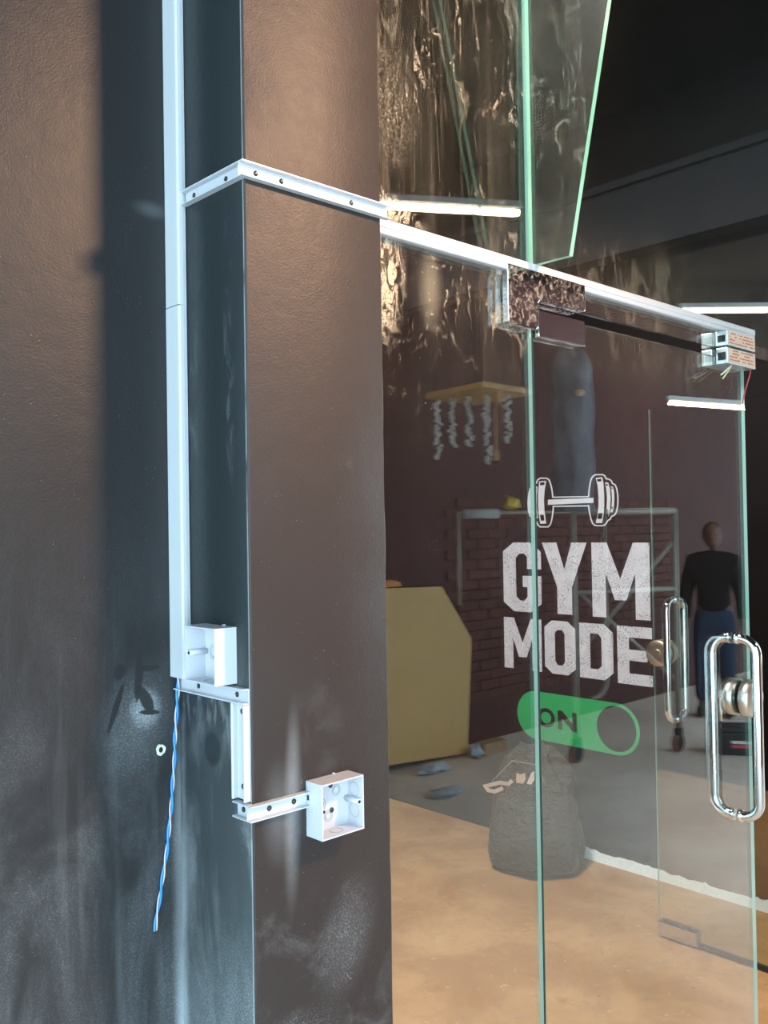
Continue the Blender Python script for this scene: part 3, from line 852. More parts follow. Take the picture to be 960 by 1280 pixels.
# dumbbell emblem
EMBLEM = {
 'outline': [[(0.5411, 1.7838), (0.545, 1.8166), (0.5502, 1.8426), (0.5569, 1.8653), (0.5665, 1.8799), (0.5844, 1.8895), (0.6262, 1.8879), (0.6411, 1.8807), (0.6483, 1.8674), (0.6668, 1.8619), (0.6793, 1.8529), (0.6827, 1.8418), (0.6981, 1.8347), (0.7065, 1.8164), (0.7118, 1.7906), (0.7132, 1.7585), (0.7103, 1.7266), (0.7023, 1.7), (0.6924, 1.6848), (0.6752, 1.6787), (0.6675, 1.6659), (0.6524, 1.6584), (0.6446, 1.6456), (0.6316, 1.6354), (0.6142, 1.633), (0.5785, 1.6347), (0.5619, 1.6454), (0.5509, 1.6718), (0.5439, 1.7048), (0.5399, 1.7325), (0.3348, 1.7353), (0.3307, 1.7028), (0.3233, 1.6689), (0.3144, 1.6452), (0.2982, 1.6311), (0.2451, 1.6316), (0.2283, 1.6428), (0.2217, 1.6567), (0.2012, 1.6612), (0.1911, 1.6724), (0.1879, 1.685), (0.1777, 1.6922), (0.1696, 1.7202), (0.1671, 1.7621), (0.1716, 1.8038), (0.181, 1.8348), (0.1951, 1.8447), (0.2006, 1.8583), (0.2231, 1.8642), (0.2338, 1.881), (0.251, 1.8892), (0.2933, 1.887), (0.3098, 1.8773), (0.3209, 1.8529), (0.3285, 1.822), (0.3327, 1.7878)], [(0.5474, 1.7778), (0.5519, 1.8156), (0.557, 1.8412), (0.5634, 1.863), (0.5718, 1.8757), (0.5865, 1.8835), (0.6245, 1.8822), (0.6359, 1.8766), (0.6435, 1.8627), (0.6637, 1.8568), (0.6734, 1.8498), (0.6771, 1.838), (0.6929, 1.8307), (0.7001, 1.815), (0.7052, 1.7901), (0.7066, 1.7588), (0.7037, 1.7277), (0.6961, 1.7022), (0.6877, 1.6894), (0.6704, 1.6832), (0.6625, 1.6701), (0.6474, 1.6626), (0.6392, 1.6492), (0.6286, 1.6409), (0.6139, 1.6389), (0.581, 1.6405), (0.5677, 1.6491), (0.5576, 1.6733), (0.5508, 1.7056), (0.5461, 1.7384), (0.328, 1.7416), (0.3233, 1.7037), (0.316, 1.6704), (0.3077, 1.6484), (0.295, 1.6372), (0.2479, 1.6378), (0.2347, 1.6466), (0.2275, 1.6619), (0.2059, 1.6666), (0.1984, 1.675), (0.195, 1.6883), (0.1847, 1.6955), (0.1774, 1.721), (0.175, 1.7619), (0.1793, 1.8027), (0.188, 1.8313), (0.2018, 1.841), (0.2068, 1.8533), (0.2286, 1.8591), (0.2397, 1.8765), (0.2532, 1.8828), (0.2909, 1.881), (0.3036, 1.8735), (0.3137, 1.8514), (0.3211, 1.8212), (0.3259, 1.7818)]],
 'bar': [[(0.299, 1.7732), (0.5717, 1.7736), (0.5712, 1.7494), (0.2984, 1.7472)]],
 'plate1': [[(0.5878, 1.871), (0.6243, 1.8724), (0.6311, 1.839), (0.6335, 1.7806), (0.6323, 1.7287), (0.6276, 1.6899), (0.6192, 1.6499), (0.5827, 1.6497), (0.5926, 1.6841), (0.5998, 1.7296), (0.6016, 1.7752), (0.5982, 1.8274)], [(0.5937, 1.8642), (0.6188, 1.8656), (0.6208, 1.8525), (0.5965, 1.8517)], [(0.5975, 1.6984), (0.624, 1.6978), (0.6181, 1.6694), (0.5908, 1.6698)]],
 'plate2': [[(0.6403, 1.8464), (0.6567, 1.8456), (0.6664, 1.8116), (0.6691, 1.7664), (0.6658, 1.7214), (0.6559, 1.681), (0.6379, 1.6787), (0.6455, 1.7154), (0.6497, 1.7671), (0.6476, 1.8059)], [(0.6431, 1.8398), (0.6536, 1.8399), (0.6556, 1.8289), (0.6451, 1.8287)], [(0.6447, 1.7142), (0.6552, 1.7152), (0.6511, 1.6985), (0.6413, 1.6974)]],
 'plate3': [[(0.6712, 1.8256), (0.6831, 1.8251), (0.6891, 1.7979), (0.6898, 1.7625), (0.6867, 1.7273), (0.6787, 1.7018), (0.6668, 1.6995), (0.6734, 1.7276), (0.6772, 1.7629), (0.6758, 1.7984)], [(0.6733, 1.821), (0.6807, 1.8213), (0.682, 1.8129), (0.6746, 1.8126)], [(0.6741, 1.7263), (0.6815, 1.7274), (0.6783, 1.7159), (0.6716, 1.7148)]],
 'plate4': [[(0.2455, 1.8701), (0.2895, 1.8701), (0.2792, 1.8274), (0.2729, 1.7727), (0.2742, 1.7177), (0.2844, 1.6517), (0.2472, 1.6509), (0.2389, 1.6979), (0.2359, 1.7532), (0.2374, 1.8152)], [(0.2513, 1.8643), (0.2801, 1.8644), (0.2772, 1.8494), (0.2476, 1.8493)], [(0.2449, 1.6964), (0.2703, 1.6972), (0.2738, 1.667), (0.251, 1.666)]],
 'plate5': [[(0.2123, 1.8426), (0.2329, 1.8438), (0.2277, 1.8018), (0.2262, 1.7396), (0.2317, 1.6787), (0.212, 1.6804), (0.2034, 1.7194), (0.2019, 1.768), (0.2046, 1.8096)], [(0.2181, 1.8354), (0.2285, 1.8363), (0.2266, 1.8281), (0.2163, 1.8278)], [(0.211, 1.7109), (0.2247, 1.712), (0.2277, 1.6946), (0.2149, 1.6942)]],
 'plate6': [[(0.1824, 1.8208), (0.1963, 1.8238), (0.1921, 1.7892), (0.1911, 1.7475), (0.1961, 1.7043), (0.1823, 1.7046), (0.1753, 1.741), (0.1744, 1.7758), (0.1767, 1.8002)]],
}
for k, o in EMBLEM.items():
    nm = 'emblem_outline' if k == 'outline' else 'emblem_bar' if k == 'bar' else 'emblem_plate'
    flat(nm, o, WF, 0.002, M['vinyl_plain'], sg)

# ------------------------------------------------------------------ rubbish bag behind the glass
def bag():
    bm = bmesh.new()
    rng = random.Random(11)
    n, m = 40, 18
    rings = []
    prof = [(0.0, 0.205), (0.03, 0.232), (0.08, 0.238), (0.15, 0.228), (0.22, 0.212), (0.29, 0.202), (0.36, 0.196), (0.42, 0.188), (0.47, 0.170), (0.51, 0.140), (0.545, 0.105), (0.565, 0.085), (0.575, 0.075)]
    for i, (z, r) in enumerate(prof):
        row = []
        for k in range(n):
            a = 2 * PI * k / n
            fold = 0.010 * math.sin(7 * a + 2.2 * z * 9) + 0.008 * math.sin(13 * a - z * 30) + 0.006 * math.sin(3 * a + z * 22)
            if z > 0.46: fold += 0.016 * math.sin(9 * a)
            rr = r + fold * (0.4 if z < 0.02 else 1.0) + rng.uniform(-0.003, 0.003)
            row.append(bm.verts.new((3.575 + rr * math.cos(a), 2.76 + rr * 1.0 * math.sin(a), z + (0.012 * math.sin(5 * a) if 0.4 < z else 0.004))))
        rings.append(row)
    for a, b in zip(rings, rings[1:]):
        for k in range(n):
            f = bm.faces.new((a[k], a[(k + 1) % n], b[(k + 1) % n], b[k])); f.smooth = True
    bm.faces.new(rings[0][::-1])
    cv = bm.verts.new((3.575, 2.76, 0.50))
    for k in range(n):
        bm.faces.new((rings[-1][k], rings[-1][(k + 1) % n], cv))
    return bm
g = NG('black bin bag plastic')
nn = g.noise(22, 5, 0.6, 1.2, (1, 1, 1.8))
bagm = g.done(g.bsdf(g.mixc(nn, (0.045, 0.038, 0.032), (0.13, 0.112, 0.09)), 0.36, 0, 0.7, g.bump(g.add(nn, g.mul(g.noise(9, 3, 0.6, 2.0, (1, 1, 2.2)), 1.2)), 1.0, 0.035)))
be = empty('rubbish_bag', (3.575, 2.76, 0), 'black plastic rubbish bag standing on the tan floor behind the glass', 'bag')
o = build('bag', bag(), bagm, be)
sm = o.modifiers.new('sub', 'SUBSURF'); sm.levels = 1; sm.render_levels = 1
card = plain('torn cardboard', (0.62, 0.42, 0.30), 0.8, var=0.1)
pink = plain('pinkish paper', (0.78, 0.60, 0.54), 0.7, var=0.08)
def strip(name, pts, wd, mat, label, cat):
    bm = bmesh.new()
    A, B = [], []
    P = [Vector(p) for p in pts]
    for i, p in enumerate(P):
        d = (P[min(i + 1, len(P) - 1)] - P[max(i - 1, 0)]).normalized()
        u = d.cross(Vector((0.6, 0.6, 0.3))).normalized() * wd / 2
        A.append(p - u); B.append(p + u)
    off = Vector((-0.6, -0.6, 0.2)).normalized() * 0.002
    va = [[bm.verts.new(q) for q in (a, b, b + off, a + off)] for a, b in zip(A, B)]
    for q, r in zip(va, va[1:]):
        for k in range(4):
            bm.faces.new((q[k], q[(k + 1) % 4], r[(k + 1) % 4], r[k]))
    bm.faces.new(va[0]); bm.faces.new(va[-1][::-1])
    return setp(build(name, bm, mat), label, cat)
strip('paper_ribbon', [(3.321, 2.696, 0.467), (3.309, 2.708, 0.45), (3.28, 2.735, 0.458), (3.225, 2.787, 0.44), (3.24, 2.772, 0.424), (3.262, 2.753, 0.417), (3.29, 2.726, 0.432)], 0.022, pink, 'looped pinkish paper ribbon sticking out of the rubbish bag', 'paper')
bm = bmesh.new()
prism(bm, [(0.0, 0.458), (0.034, 0.452), (0.046, 0.475), (0.044, 0.500), (0.02, 0.494), (0.003, 0.502)], lambda u, v, d: (3.334 + 0.70 * u - 0.6 * d, 2.684 - 0.66 * u - 0.6 * d, v), 0.0, 0.006)
setp(build('cardboard_scrap', bm, card), 'torn brown cardboard scrap on top of the rubbish bag', 'cardboard')
bm = bmesh.new()
prism(bm, [(0.0, 0.452), (0.02, 0.447), (0.036, 0.468), (0.036, 0.508), (0.022, 0.500)], lambda u, v, d: (3.371 + 0.70 * u - 0.6 * d, 2.650 - 0.66 * u - 0.6 * d, v), 0.0, 0.004)
setp(build('paper_scrap', bm, pink), 'pale pink paper scrap beside the cardboard on the rubbish bag', 'paper')
bm = bmesh.new()
tube(bm, [(3.44, 2.60, 0.45), (3.402, 2.619, 0.537), (3.321, 2.694, 0.558), (3.253, 2.76, 0.464), (3.30, 2.74, 0.44)], 0.0022, 6)
build('tie_string', bm, plain('grey tie string', (0.35, 0.34, 0.32), 0.6), be)

# ------------------------------------------------------------------ the room behind the camera, seen mirrored in the glass
pipe = plain('galvanised scaffold pipe', (0.30, 0.26, 0.22), 0.5, 0.2)
se = empty('scaffold', (5.3, -1.32, 0), 'rolling grey pipe scaffold on castors, mirrored in the glass door', 'scaffold')
SP = [Vector((4.52, -1.69, 0)), Vector((5.29, -1.32, 0)), Vector((6.04, -0.97, 0))]
perp = Vector((0.42, -0.9, 0)).normalized() * 0.62
posts = SP[1:] + [SP[0] + Vector((0, 0, 0))]
for i, p in enumerate((SP[1], SP[2], SP[0])):
    build('post', tube(bmesh.new(), [p + Vector((0, 0, 0.17 if i < 2 else 1.12)), p + Vector((0, 0, 1.74))], 0.022 if i < 2 else 0.014, 12), pipe, se)
    if i == 2: continue
    bm = bmesh.new()
    box(bm, p.x - 0.035, p.x + 0.035, p.y - 0.02, p.y + 0.02, 0.10, 0.17)
    fk = build('caster', bm, M['rubber'], se, bevel=0.006)
    bm = bmesh.new()
    tube(bm, [p + Vector((-0.01, -0.018, 0.064)), p + Vector((-0.01, 0.018, 0.064))], 0.064, 20)
    tube(bm, [p + Vector((-0.01, -0.022, 0.064)), p + Vector((-0.01, 0.022, 0.064))], 0.050, 16, mi=1)
    build('wheel', bm, [plain('pale red wheel', (0.26, 0.11, 0.10), 0.6), M['rubber']], fk)
def bar(name, a, b, r=0.019):
    build(name, tube(bmesh.new(), [a, b], r, 10), pipe, se)
Z = lambda p, z: p + Vector((0, 0, z))
bar('rail', Z(SP[0], 1.73), Z(SP[1], 1.73), 0.012)
bar('rail', Z(SP[1], 1.73), Z(SP[2], 1.73), 0.024)
bar('rail', Z(SP[1], 1.17), Z(SP[2], 1.17))
bar('brace', Z(SP[1], 1.20), Z(SP[2], 0.50), 0.014)
bar('brace', Z(SP[1], 0.72), Z(SP[2], 1.52), 0.014)
mid = SP[1] + (SP[2] - SP[1]) * 0.30
hp = [Z(mid, 1.73), Z(mid, 0.55)]
for k in range(1, 7):
    t = PI / 2 * k / 6
    hp.append(Z(mid - (SP[2] - SP[1]).normalized() * (0.12 * (1 - math.cos(t))), 0.55 - 0.12 * math.sin(t)))
build('ladder_hoop', tube(bmesh.new(), hp, 0.014, 10), pipe, se)

olive = plain('olive brown board', (0.62, 0.35, 0.13), 0.6, var=0.05, scale=4)
bm = bmesh.new()
hexp = [(4.10, 0.075), (4.93, 0.01), (5.08, 0.81), (4.81, 1.21), (4.10, 1.235), (3.95, 0.8)]
prism(bm, hexp, lambda u, v, d: (u, -2.03 - 0.11 * v / 1.2 + d, v), 0.0, 0.022)
setp(build('tabletop_board', bm, olive), 'olive brown board with cut corners leaning on the maroon wall, mirrored left of the lettering', 'board')
bm = bmesh.new()
prism(bm, [(4.24, 1.235), (4.40, 1.235), (4.38, 1.27), (4.30, 1.285), (4.24, 1.27)], lambda u, v, d: (u, d, v), -2.15, -2.11)
setp(build('orange_clamp', bm, plain('orange plastic', (0.62, 0.20, 0.03), 0.5), bevel=0.006), 'small orange clamp on the top edge of the olive board', 'clamp')
bm = bx(4.97, 5.22, -1.98, -1.88, 0.0, 0.085)
setp(build('wood_block', bm, plain('rough brown timber', (0.42, 0.25, 0.15), 0.8, var=0.2, scale=14), bevel=0.004), 'short brown timber block on the grey floor by the olive board', 'block')
def lump(name, c, sc, mat, label, cat, seed):
    bm = bmesh.new(); sphere(bm, (0, 0, 0), 1.0, 3)
    rng = random.Random(seed)
    k = [rng.uniform(2, 6) for _ in range(6)]
    for v in bm.verts:
        n = v.co.copy()
        f = 1 + 0.22 * math.sin(k[0] * n.x * 2 + k[1] * n.y) + 0.16 * math.sin(k[2] * n.z * 2 + k[3] * n.x) + 0.1 * math.sin(k[4] * 2 * n.y + k[5] * n.z)
        v.co = Vector((n.x * f * sc[0], n.y * f * sc[1], max(-0.8, n.z * f) * sc[2] + 0.8 * sc[2])) + Vector(c)
    return setp(build(name, bm, mat, smooth=True), label, cat)
film = plain('crumpled bluish film', (0.45, 0.48, 0.54), 0.3, var=0.3, scale=20)
lump('plastic_wrap', (4.43, -1.87, 0.0), (0.13, 0.07, 0.03), film, 'crumpled plastic film on the grey floor below the olive board', 'plastic film', 1)
lump('plastic_wrap', (4.12, -1.45, 0.0), (0.12, 0.06, 0.022), film, 'crumpled bluish film on the floor nearest the pillar edge', 'plastic film', 2)
lump('plastic_bag', (4.905, -1.90, 0.0), (0.045, 0.04, 0.05), plain('blue white bag', (0.40, 0.48, 0.60), 0.35, var=0.3, scale=25), 'small bluish bag between the olive board and the timber block', 'bag', 3)

# toolbox
te = empty('toolbox', (6.3, -0.6, 0), 'black toolbox with red and white stripes on the floor, mirrored behind the handle', 'toolbox')
blk = plain('black plastic case', (0.02, 0.022, 0.026), 0.45)
Rz = Matrix.Translation((6.32, -0.62, 0)) @ Matrix.Rotation(0.95, 4, 'Z')
def tb(name, x0, x1, y0, y1, z0, z1, mat, par, bev=0.0):
    bm = bx(x0, x1, y0, y1, z0, z1); bmesh.ops.transform(bm, matrix=Rz, verts=bm.verts)
    return build(name, bm, mat, par, bevel=bev)
tb('case', -0.22, 0.22, -0.11, 0.11, 0.0, 0.16, blk, te, 0.01)
lid = tb('lid', -0.225, 0.225, -0.115, 0.115, 0.162, 0.19, blk, te, 0.008)
tb('stripe', -0.10, 0.20, 0.111, 0.113, 0.085, 0.105, plain('white stripe', (0.8, 0.75, 0.75), 0.5), te)
tb('stripe', -0.10, 0.20, 0.111, 0.113, 0.055, 0.078, plain('red stripe', (0.6, 0.07, 0.14), 0.5), te)

# hanging board with flower garlands
bm = bmesh.new()
c0 = Vector((4.29, -1.255, 2.50)); ua = Vector((0.10, -0.60, 0)); ub = Vector((0.54, -0.03, 0))
prism(bm, [(0, 0), (1, 0), (1, 1), (0, 1)], lambda u, v, d: tuple(c0 + ua * u + ub * v + Vector((0, 0, d))), 0.0, 0.035)
woodm = plain('orange brown timber board', (0.58, 0.33, 0.13), 0.6, var=0.15, scale=9)
he = empty('hanging_shelf', tuple(c0 + (ua + ub) / 2), 'square timber board hung from the ceiling with flower strings, mirrored in the fixed glass', 'shelf')
build('board', bm, woodm, he, bevel=0.003)
for u, v in ((.1, .1), (.9, .1), (.1, .9), (.9, .9)):
    p = c0 + ua * u + ub * v
    build('cord', tube(bmesh.new(), [p + Vector((0, 0, 0.035)), p + Vector((0, 0, 1.119))], 0.003, 6), M['rubber'], he)
white_fl = plain('white blossom', (0.72, 0.72, 0.80), 0.7, var=0.2, scale=60)
stemm = plain('green stem', (0.18, 0.26, 0.08), 0.7)
for i, (u, v, L) in enumerate(((0.86, 0.10, 0.40), (0.66, 0.16, 0.34), (0.42, 0.22, 0.34), (0.28, 0.40, 0.45), (0.12, 0.62, 0.33))):
    p = c0 + ua * u + ub * v
    nm = ['farthest left', 'second from left', 'middle', 'longest pinkish', 'rightmost, beside the pendant'][i]
    ge = empty('flower_garland', tuple(p), 'string of small white flowers hanging under the timber board, ' + nm, 'garland', 'flower strings under the hanging board')
    build('stem', tube(bmesh.new(), [p + Vector((0, 0, -0.001)), p + Vector((0.01, 0, -L / 2)), p + Vector((0, 0.01, -L))], 0.003, 6), stemm, ge)
    bm = bmesh.new()
    rng = random.Random(40 + i)
    k = 0.02
    while k < L:
        sphere(bm, p + Vector((rng.uniform(-0.018, 0.018), rng.uniform(-0.018, 0.018), -k)), rng.uniform(0.010, 0.019), 1)
        k += 0.013
    ob = build('blossoms', bm, white_fl, ge); ob['kind'] = 'stuff'
p = c0 + ua * 0.16 + ub * 0.42
pe = empty('rope_pendant', tuple(p), 'brown rope pendant with a wooden end hanging between the flower strings', 'pendant')
build('rope', tube(bmesh.new(), [p + Vector((0, 0, -0.001)), p + Vector((0, 0, -0.37))], 0.008, 10), woodm, pe)
build('socket', tube(bmesh.new(), [p + Vector((0, 0, -0.37)), p + Vector((0, 0, -0.39)), p + Vector((0, 0, -0.44))], [0.012, 0.022, 0.020], 14), woodm, pe)
build('bulb', sphere(bmesh.new(), p + Vector((0, 0, -0.452)), 0.014, 2), plain('dark bulb', (0.05, 0.04, 0.04), 0.2), pe)
q0, q1 = SP[0] + (SP[1] - SP[0]) * 0.05, SP[0] + (SP[1] - SP[0]) * 0.34
build('foam_sleeve', tube(bmesh.new(), [Z(q0, 1.725), Z(q1, 1.725)], 0.034, 12), plain('whitish foam', (0.40, 0.40, 0.40), 0.8), se)
q = SP[0] + (SP[1] - SP[0]) * 0.46
lump('yellow_rag', (q.x, q.y, 1.752), (0.055, 0.04, 0.05), plain('yellow cloth', (0.62, 0.42, 0.08), 0.8, var=0.2, scale=30), 'small yellow rag lying on the top rail of the scaffold', 'rag', 9)

# grey cloth bundle hanging above the scaffold
bm = bmesh.new()
rings = []
for i in range(25):
    t = i / 24
    zz = 2.74 - 1.02 * t
    r = 0.02 + 0.105 * min(1, (t * 7) ** 0.6) * (1 + 0.05 * math.sin(t * 19))
    rings.append([bm.verts.new((4.60 + (r + 0.012 * math.sin(6 * a + 9 * t)) * math.cos(a), -0.82 + (r * 0.9 + 0.010 * math.sin(5 * a - 7 * t)) * math.sin(a), zz)) for a in [2 * PI * k / 28 for k in range(28)]])
for a, b in zip(rings, rings[1:]):
    for k in range(28):
        bm.faces.new((a[k], a[(k + 1) % 28], b[(k + 1) % 28], b[k])).smooth = True
bm.faces.new(rings[0]); bm.faces.new(rings[-1])
cb = empty('cloth_bundle', (4.60, -0.82, 1.72), 'grey purple cloth bundle hanging above the scaffold, mirrored over the dumbbell sign', 'cloth')
build('cloth', bm, plain('grey purple cloth', (0.17, 0.15, 0.17), 0.9, var=0.3, scale=8), cb)
build('knot', sphere(bmesh.new(), (4.53, -0.72, 2.42), 0.03, 2, (1.2, 1, 0.7)), plain('skin coloured tie', (0.62, 0.36, 0.24), 0.7), cb)
build('cord', tube(bmesh.new(), [(4.60, -0.82, 2.74), (4.60, -0.82, 3.62)], 0.004, 6), M['rubber'], cb)

# person in dark clothes standing farther back
def skin(name, V, E, R, mat, parent, sub=2):
    me = bpy.data.meshes.new(name)
    me.from_pydata(V, E, [])
    o = bpy.data.objects.new(name, me); COL.objects.link(o)
    o.modifiers.new('skin', 'SKIN'); ss = o.modifiers.new('sub', 'SUBSURF'); ss.levels = sub; ss.render_levels = sub
    for v, r in zip(me.skin_vertices[0].data, R): v.radius = r if isinstance(r, tuple) else (r, r)
    me.skin_vertices[0].data[0].use_root = True
    me.materials.append(mat)
    dg = bpy.context.evaluated_depsgraph_get()
    m2 = bpy.data.meshes.new_from_object(o.evaluated_get(dg))
    bpy.data.objects.remove(o)
    for p in m2.polygons: p.use_smooth = True
    m2.name = name
    q = bpy.data.objects.new(name, m2); COL.objects.link(q); q.parent = parent
    return q
pr = empty('person', (7.40, -1.376, 0.0), 'person in dark jacket and blue jeans, standing, mirrored dimly near the door edge', 'person')
pr.rotation_euler = (0, 0, math.atan2(3.78, -7.40) + PI / 2)      # local -y looks towards the glass
skinm = plain('brown skin', (0.14, 0.05, 0.03), 0.6)
V, Ed, R_ = [], [], []
def vx(p, r, prev=None):
    V.append(p); R_.append(r)
    if prev is not None: Ed.append((prev, len(V) - 1))
    return len(V) - 1
pel = vx((0, 0, 0.86), (0.13, 0.10)); wa = vx((0, 0, 1.0), (0.125, 0.09), pel); ch = vx((0, 0, 1.22), (0.14, 0.10), wa); nk = vx((0, 0.005, 1.36), 0.055, ch); n2 = vx((0, -0.005, 1.42), 0.05, nk)
for s in (-1, 1):
    h = vx((0.09 * s, 0, 0.80), 0.085, pel); k = vx((0.10 * s, -0.01, 0.45), 0.058, h); a = vx((0.105 * s, 0.01, 0.08), 0.038, k); t = vx((0.115 * s, -0.13, 0.03), 0.032, a)
    sh = vx((0.17 * s, 0, 1.29), 0.06, ch); el = vx((0.225 * s, 0.02, 1.02), 0.042, sh); wr = vx((0.23 * s, -0.05, 0.79), 0.027, el); pm = vx((0.228 * s, -0.065, 0.735), (0.018, 0.036), wr)
    for i, (dy, ln) in enumerate(((-0.030, 0.068), (-0.010, 0.078), (0.010, 0.073), (0.028, 0.058))):
        f1 = vx((0.228 * s, -0.068 + dy, 0.70), 0.0095, pm); f2 = vx((0.222 * s, -0.074 + dy, 0.70 - ln * 0.55), 0.009, f1); vx((0.212 * s, -0.072 + dy, 0.70 - ln), 0.008, f2)
    th = vx((0.222 * s, -0.10, 0.735), 0.011, pm); vx((0.215 * s, -0.115, 0.70), 0.009, th)
skin('body', V, Ed, R_, skinm, pr)
hd = bmesh.new(); sphere(hd, (0, 0, 0), 1, 3)
for v in hd.verts:
    n = v.co.copy()
    j = 1 - 0.22 * max(0, -n.z) ** 1.2
    v.co = Vector((n.x * 0.076 * j, n.y * 0.094 * (1 - 0.10 * max(0, -n.z)), n.z * 0.115)) + Vector((0, -0.012, 1.525))
sphere(hd, (0, -0.110, 1.512), 0.014, 2, (0.9, 1.2, 1.7))
for s in (-1, 1): sphere(hd, (0.078 * s, 0.0, 1.518), 0.022, 2, (0.35, 0.7, 1.2))
def pbuild(name, bm, m, par):
    me = bpy.data.meshes.new(name); bm.to_mesh(me); bm.free(); me.materials.append(m)
    for p in me.polygons: p.use_smooth = True
    o = bpy.data.objects.new(name, me); COL.objects.link(o); o.parent = par
    return o
ho = pbuild('head', hd, skinm, pr)
eyem = plain('dark eyes', (0.02, 0.015, 0.012), 0.2)
for s in (-1, 1): pbuild('eye', sphere(bmesh.new(), (0.030 * s, -0.092, 1.535), 0.010, 2, (1.3, 0.7, 0.8)), eyem, ho)
bm = bmesh.new(); sphere(bm, (0, -0.088, 1.468), 0.022, 2, (1.1, 0.5, 0.32))
pbuild('mouth', bm, plain('lips', (0.26, 0.08, 0.06), 0.5), ho)
bm = bmesh.new(); sphere(bm, (0, 0.008, 1.552), 0.098, 3, (0.86, 1.02, 0.98))
for v in [v for v in bm.verts if v.co.y < -0.045 and v.co.z < 1.59]: v.co.y = max(v.co.y, -0.045)
pbuild('hair', bm, plain('black hair', (0.012, 0.010, 0.010), 0.6), ho)
jk = plain('dark jacket cloth', (0.008, 0.008, 0.010), 0.9, spec=0.1); jn = plain('blue jeans', (0.025, 0.045, 0.085), 0.9, spec=0.1); so = plain('dark shoe', (0.03, 0.03, 0.03), 0.5)
V2 = [(0, 0, 0.78), (0, 0, 1.0), (0, 0, 1.25), (0, 0.005, 1.40)]; E2 = [(0, 1), (1, 2), (2, 3)]; R2 = [(0.155, 0.125), (0.145, 0.115), (0.15, 0.125), (0.085, 0.085)]
for s in (-1, 1):
    b = len(V2); V2 += [(0.165 * s, 0, 1.29), (0.225 * s, 0.02, 1.02), (0.23 * s, -0.045, 0.805)]; E2 += [(2, b), (b, b + 1), (b + 1, b + 2)]; R2 += [0.095, 0.062, 0.048]
skin('jacket', V2, E2, R2, jk, pr)
V3 = [(0, 0, 0.98), (0, 0, 0.84)]; E3 = [(0, 1)]; R3 = [(0.145, 0.115), (0.145, 0.115)]
for s in (-1, 1):
    b = len(V3); V3 += [(0.09 * s, 0, 0.74), (0.10 * s, -0.01, 0.45), (0.105 * s, 0.01, 0.10)]; E3 += [(1, b), (b, b + 1), (b + 1, b + 2)]; R3 += [0.10, 0.074, 0.062]
skin('jeans', V3, E3, R3, jn, pr)
for s in (-1, 1):
    bm = bmesh.new(); sphere(bm, (0.112 * s, -0.06, 0.042), 1, 2, (0.046, 0.135, 0.05))
    for v in bm.verts: v.co.z = max(v.co.z, 0.002)
    pbuild('shoe', bm, so, pr)

# fluorescent battens hanging under the ceiling
def batten(a, b, label, hang=True, group=None):
    a, b = Vector(a), Vector(b)
    e = empty('fluorescent_lamp', tuple((a + b) / 2), label, 'lamp', group)
    d = (b - a).normalized()
    build('tube', tube(bmesh.new(), [a, b], 0.019, 12), M['tube'], e)
    bm = bmesh.new()
    s = Vector((0, 0, 1)).cross(d).normalized() * 0.022
    q = [a - d * 0.02, b + d * 0.02]
    vs = [bm.verts.new(p + s * k + Vector((0, 0, z))) for p in q for k in (-1, 1) for z in (0.026, 0.06)]
    for f in ((0, 1, 3, 2), (4, 6, 7, 5), (0, 4, 5, 1), (2, 3, 7, 6), (0, 2, 6, 4), (1, 5, 7, 3)):
        bm.faces.new([vs[i] for i in f])
    build('housing', bm, M['pvc'], e)
    for p in (a, b):
        bm = bmesh.new(); tube(bm, [p, p + Vector((0, 0, 0.03))], 0.012, 8)
        build('socket', bm, M['pvc'], e)
    if hang:
        for k in (0.2, 0.8):
            p = a + (b - a) * k
            build('cord', tube(bmesh.new(), [p + Vector((0, 0, 0.06)), (p.x, p.y, 3.62)], 0.003, 6), M['rubber'], e)
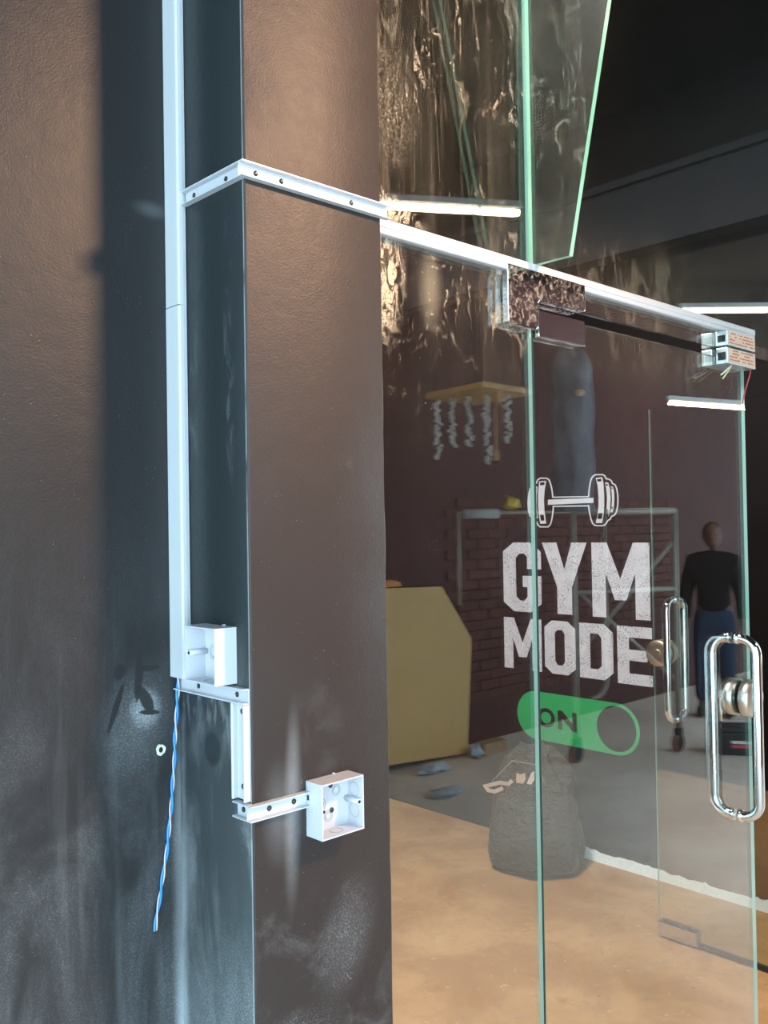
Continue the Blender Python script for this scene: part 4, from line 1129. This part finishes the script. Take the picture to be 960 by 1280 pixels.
zl = 3.40
batten((3.03, -1.43, zl), (4.07, -0.79, zl), 'bright fluorescent tube mirrored in the upper glass beside the pillar')
batten((7.0, -1.4, zl), (7.95, -0.55, zl), 'bright fluorescent tube mirrored at the right above the trunking')
batten((7.28, -1.68, 2.69), (7.80, -1.26, 2.64), 'short bright fluorescent tube mirrored in the door above the lettering')

# flood lamp on the ceiling that throws the warm light on the pillar and the wall
wl = empty('flood_lamp', (2.1, -0.73, 3.3), 'warm flood lamp on the ceiling to the right of the camera', 'lamp')
aim = (Vector((0.93, 1.2, 2.0)) - Vector((2.1, -0.73, 3.3))).normalized()
q = aim.to_track_quat('-Z', 'Y').to_matrix().to_4x4()
T = Matrix.Translation((2.1, -0.73, 3.3)) @ q
bm = bx(-0.16, 0.16, -0.11, 0.11, 0.003, 0.05); bmesh.ops.transform(bm, matrix=T, verts=bm.verts)
build('case', bm, M['rubber'], wl, bevel=0.006)
build('bracket', tube(bmesh.new(), [T @ Vector((0, 0, 0.05)), (2.1, -0.80, 3.62)], 0.012, 8), M['screw'], wl)
L = bpy.data.lights.new('flood light', 'AREA')
L.shape = 'RECTANGLE'; L.size = 0.30; L.size_y = 0.2; L.spread = math.radians(66); L.energy = FLOOD_WATT; L.color = (1.0, 0.60, 0.36)
lo = bpy.data.objects.new('flood_light', L)
COL.objects.link(lo); lo.parent = wl; lo.rotation_euler = aim.to_track_quat('-Z', 'Y').to_euler()

# unseen lamp added to brighten the corridor floor behind the glass
ce = empty('corridor_fill_lamp', (1.62, 2.2, 3.58), 'added square fill lamp, out of view, over the corridor behind the glass', 'lamp')
build('case', bx(1.36, 1.88, 1.94, 2.46, 3.585, 3.62), M['pvc'], ce)
L = bpy.data.lights.new('corridor fill light', 'AREA')
L.shape = 'SQUARE'; L.size = 0.48; L.energy = FILL_WATT; L.color = (1.0, 0.93, 0.90)
lo = bpy.data.objects.new('corridor_fill_light', L)
COL.objects.link(lo); lo.parent = ce; lo.location = (0, 0, -0.001)
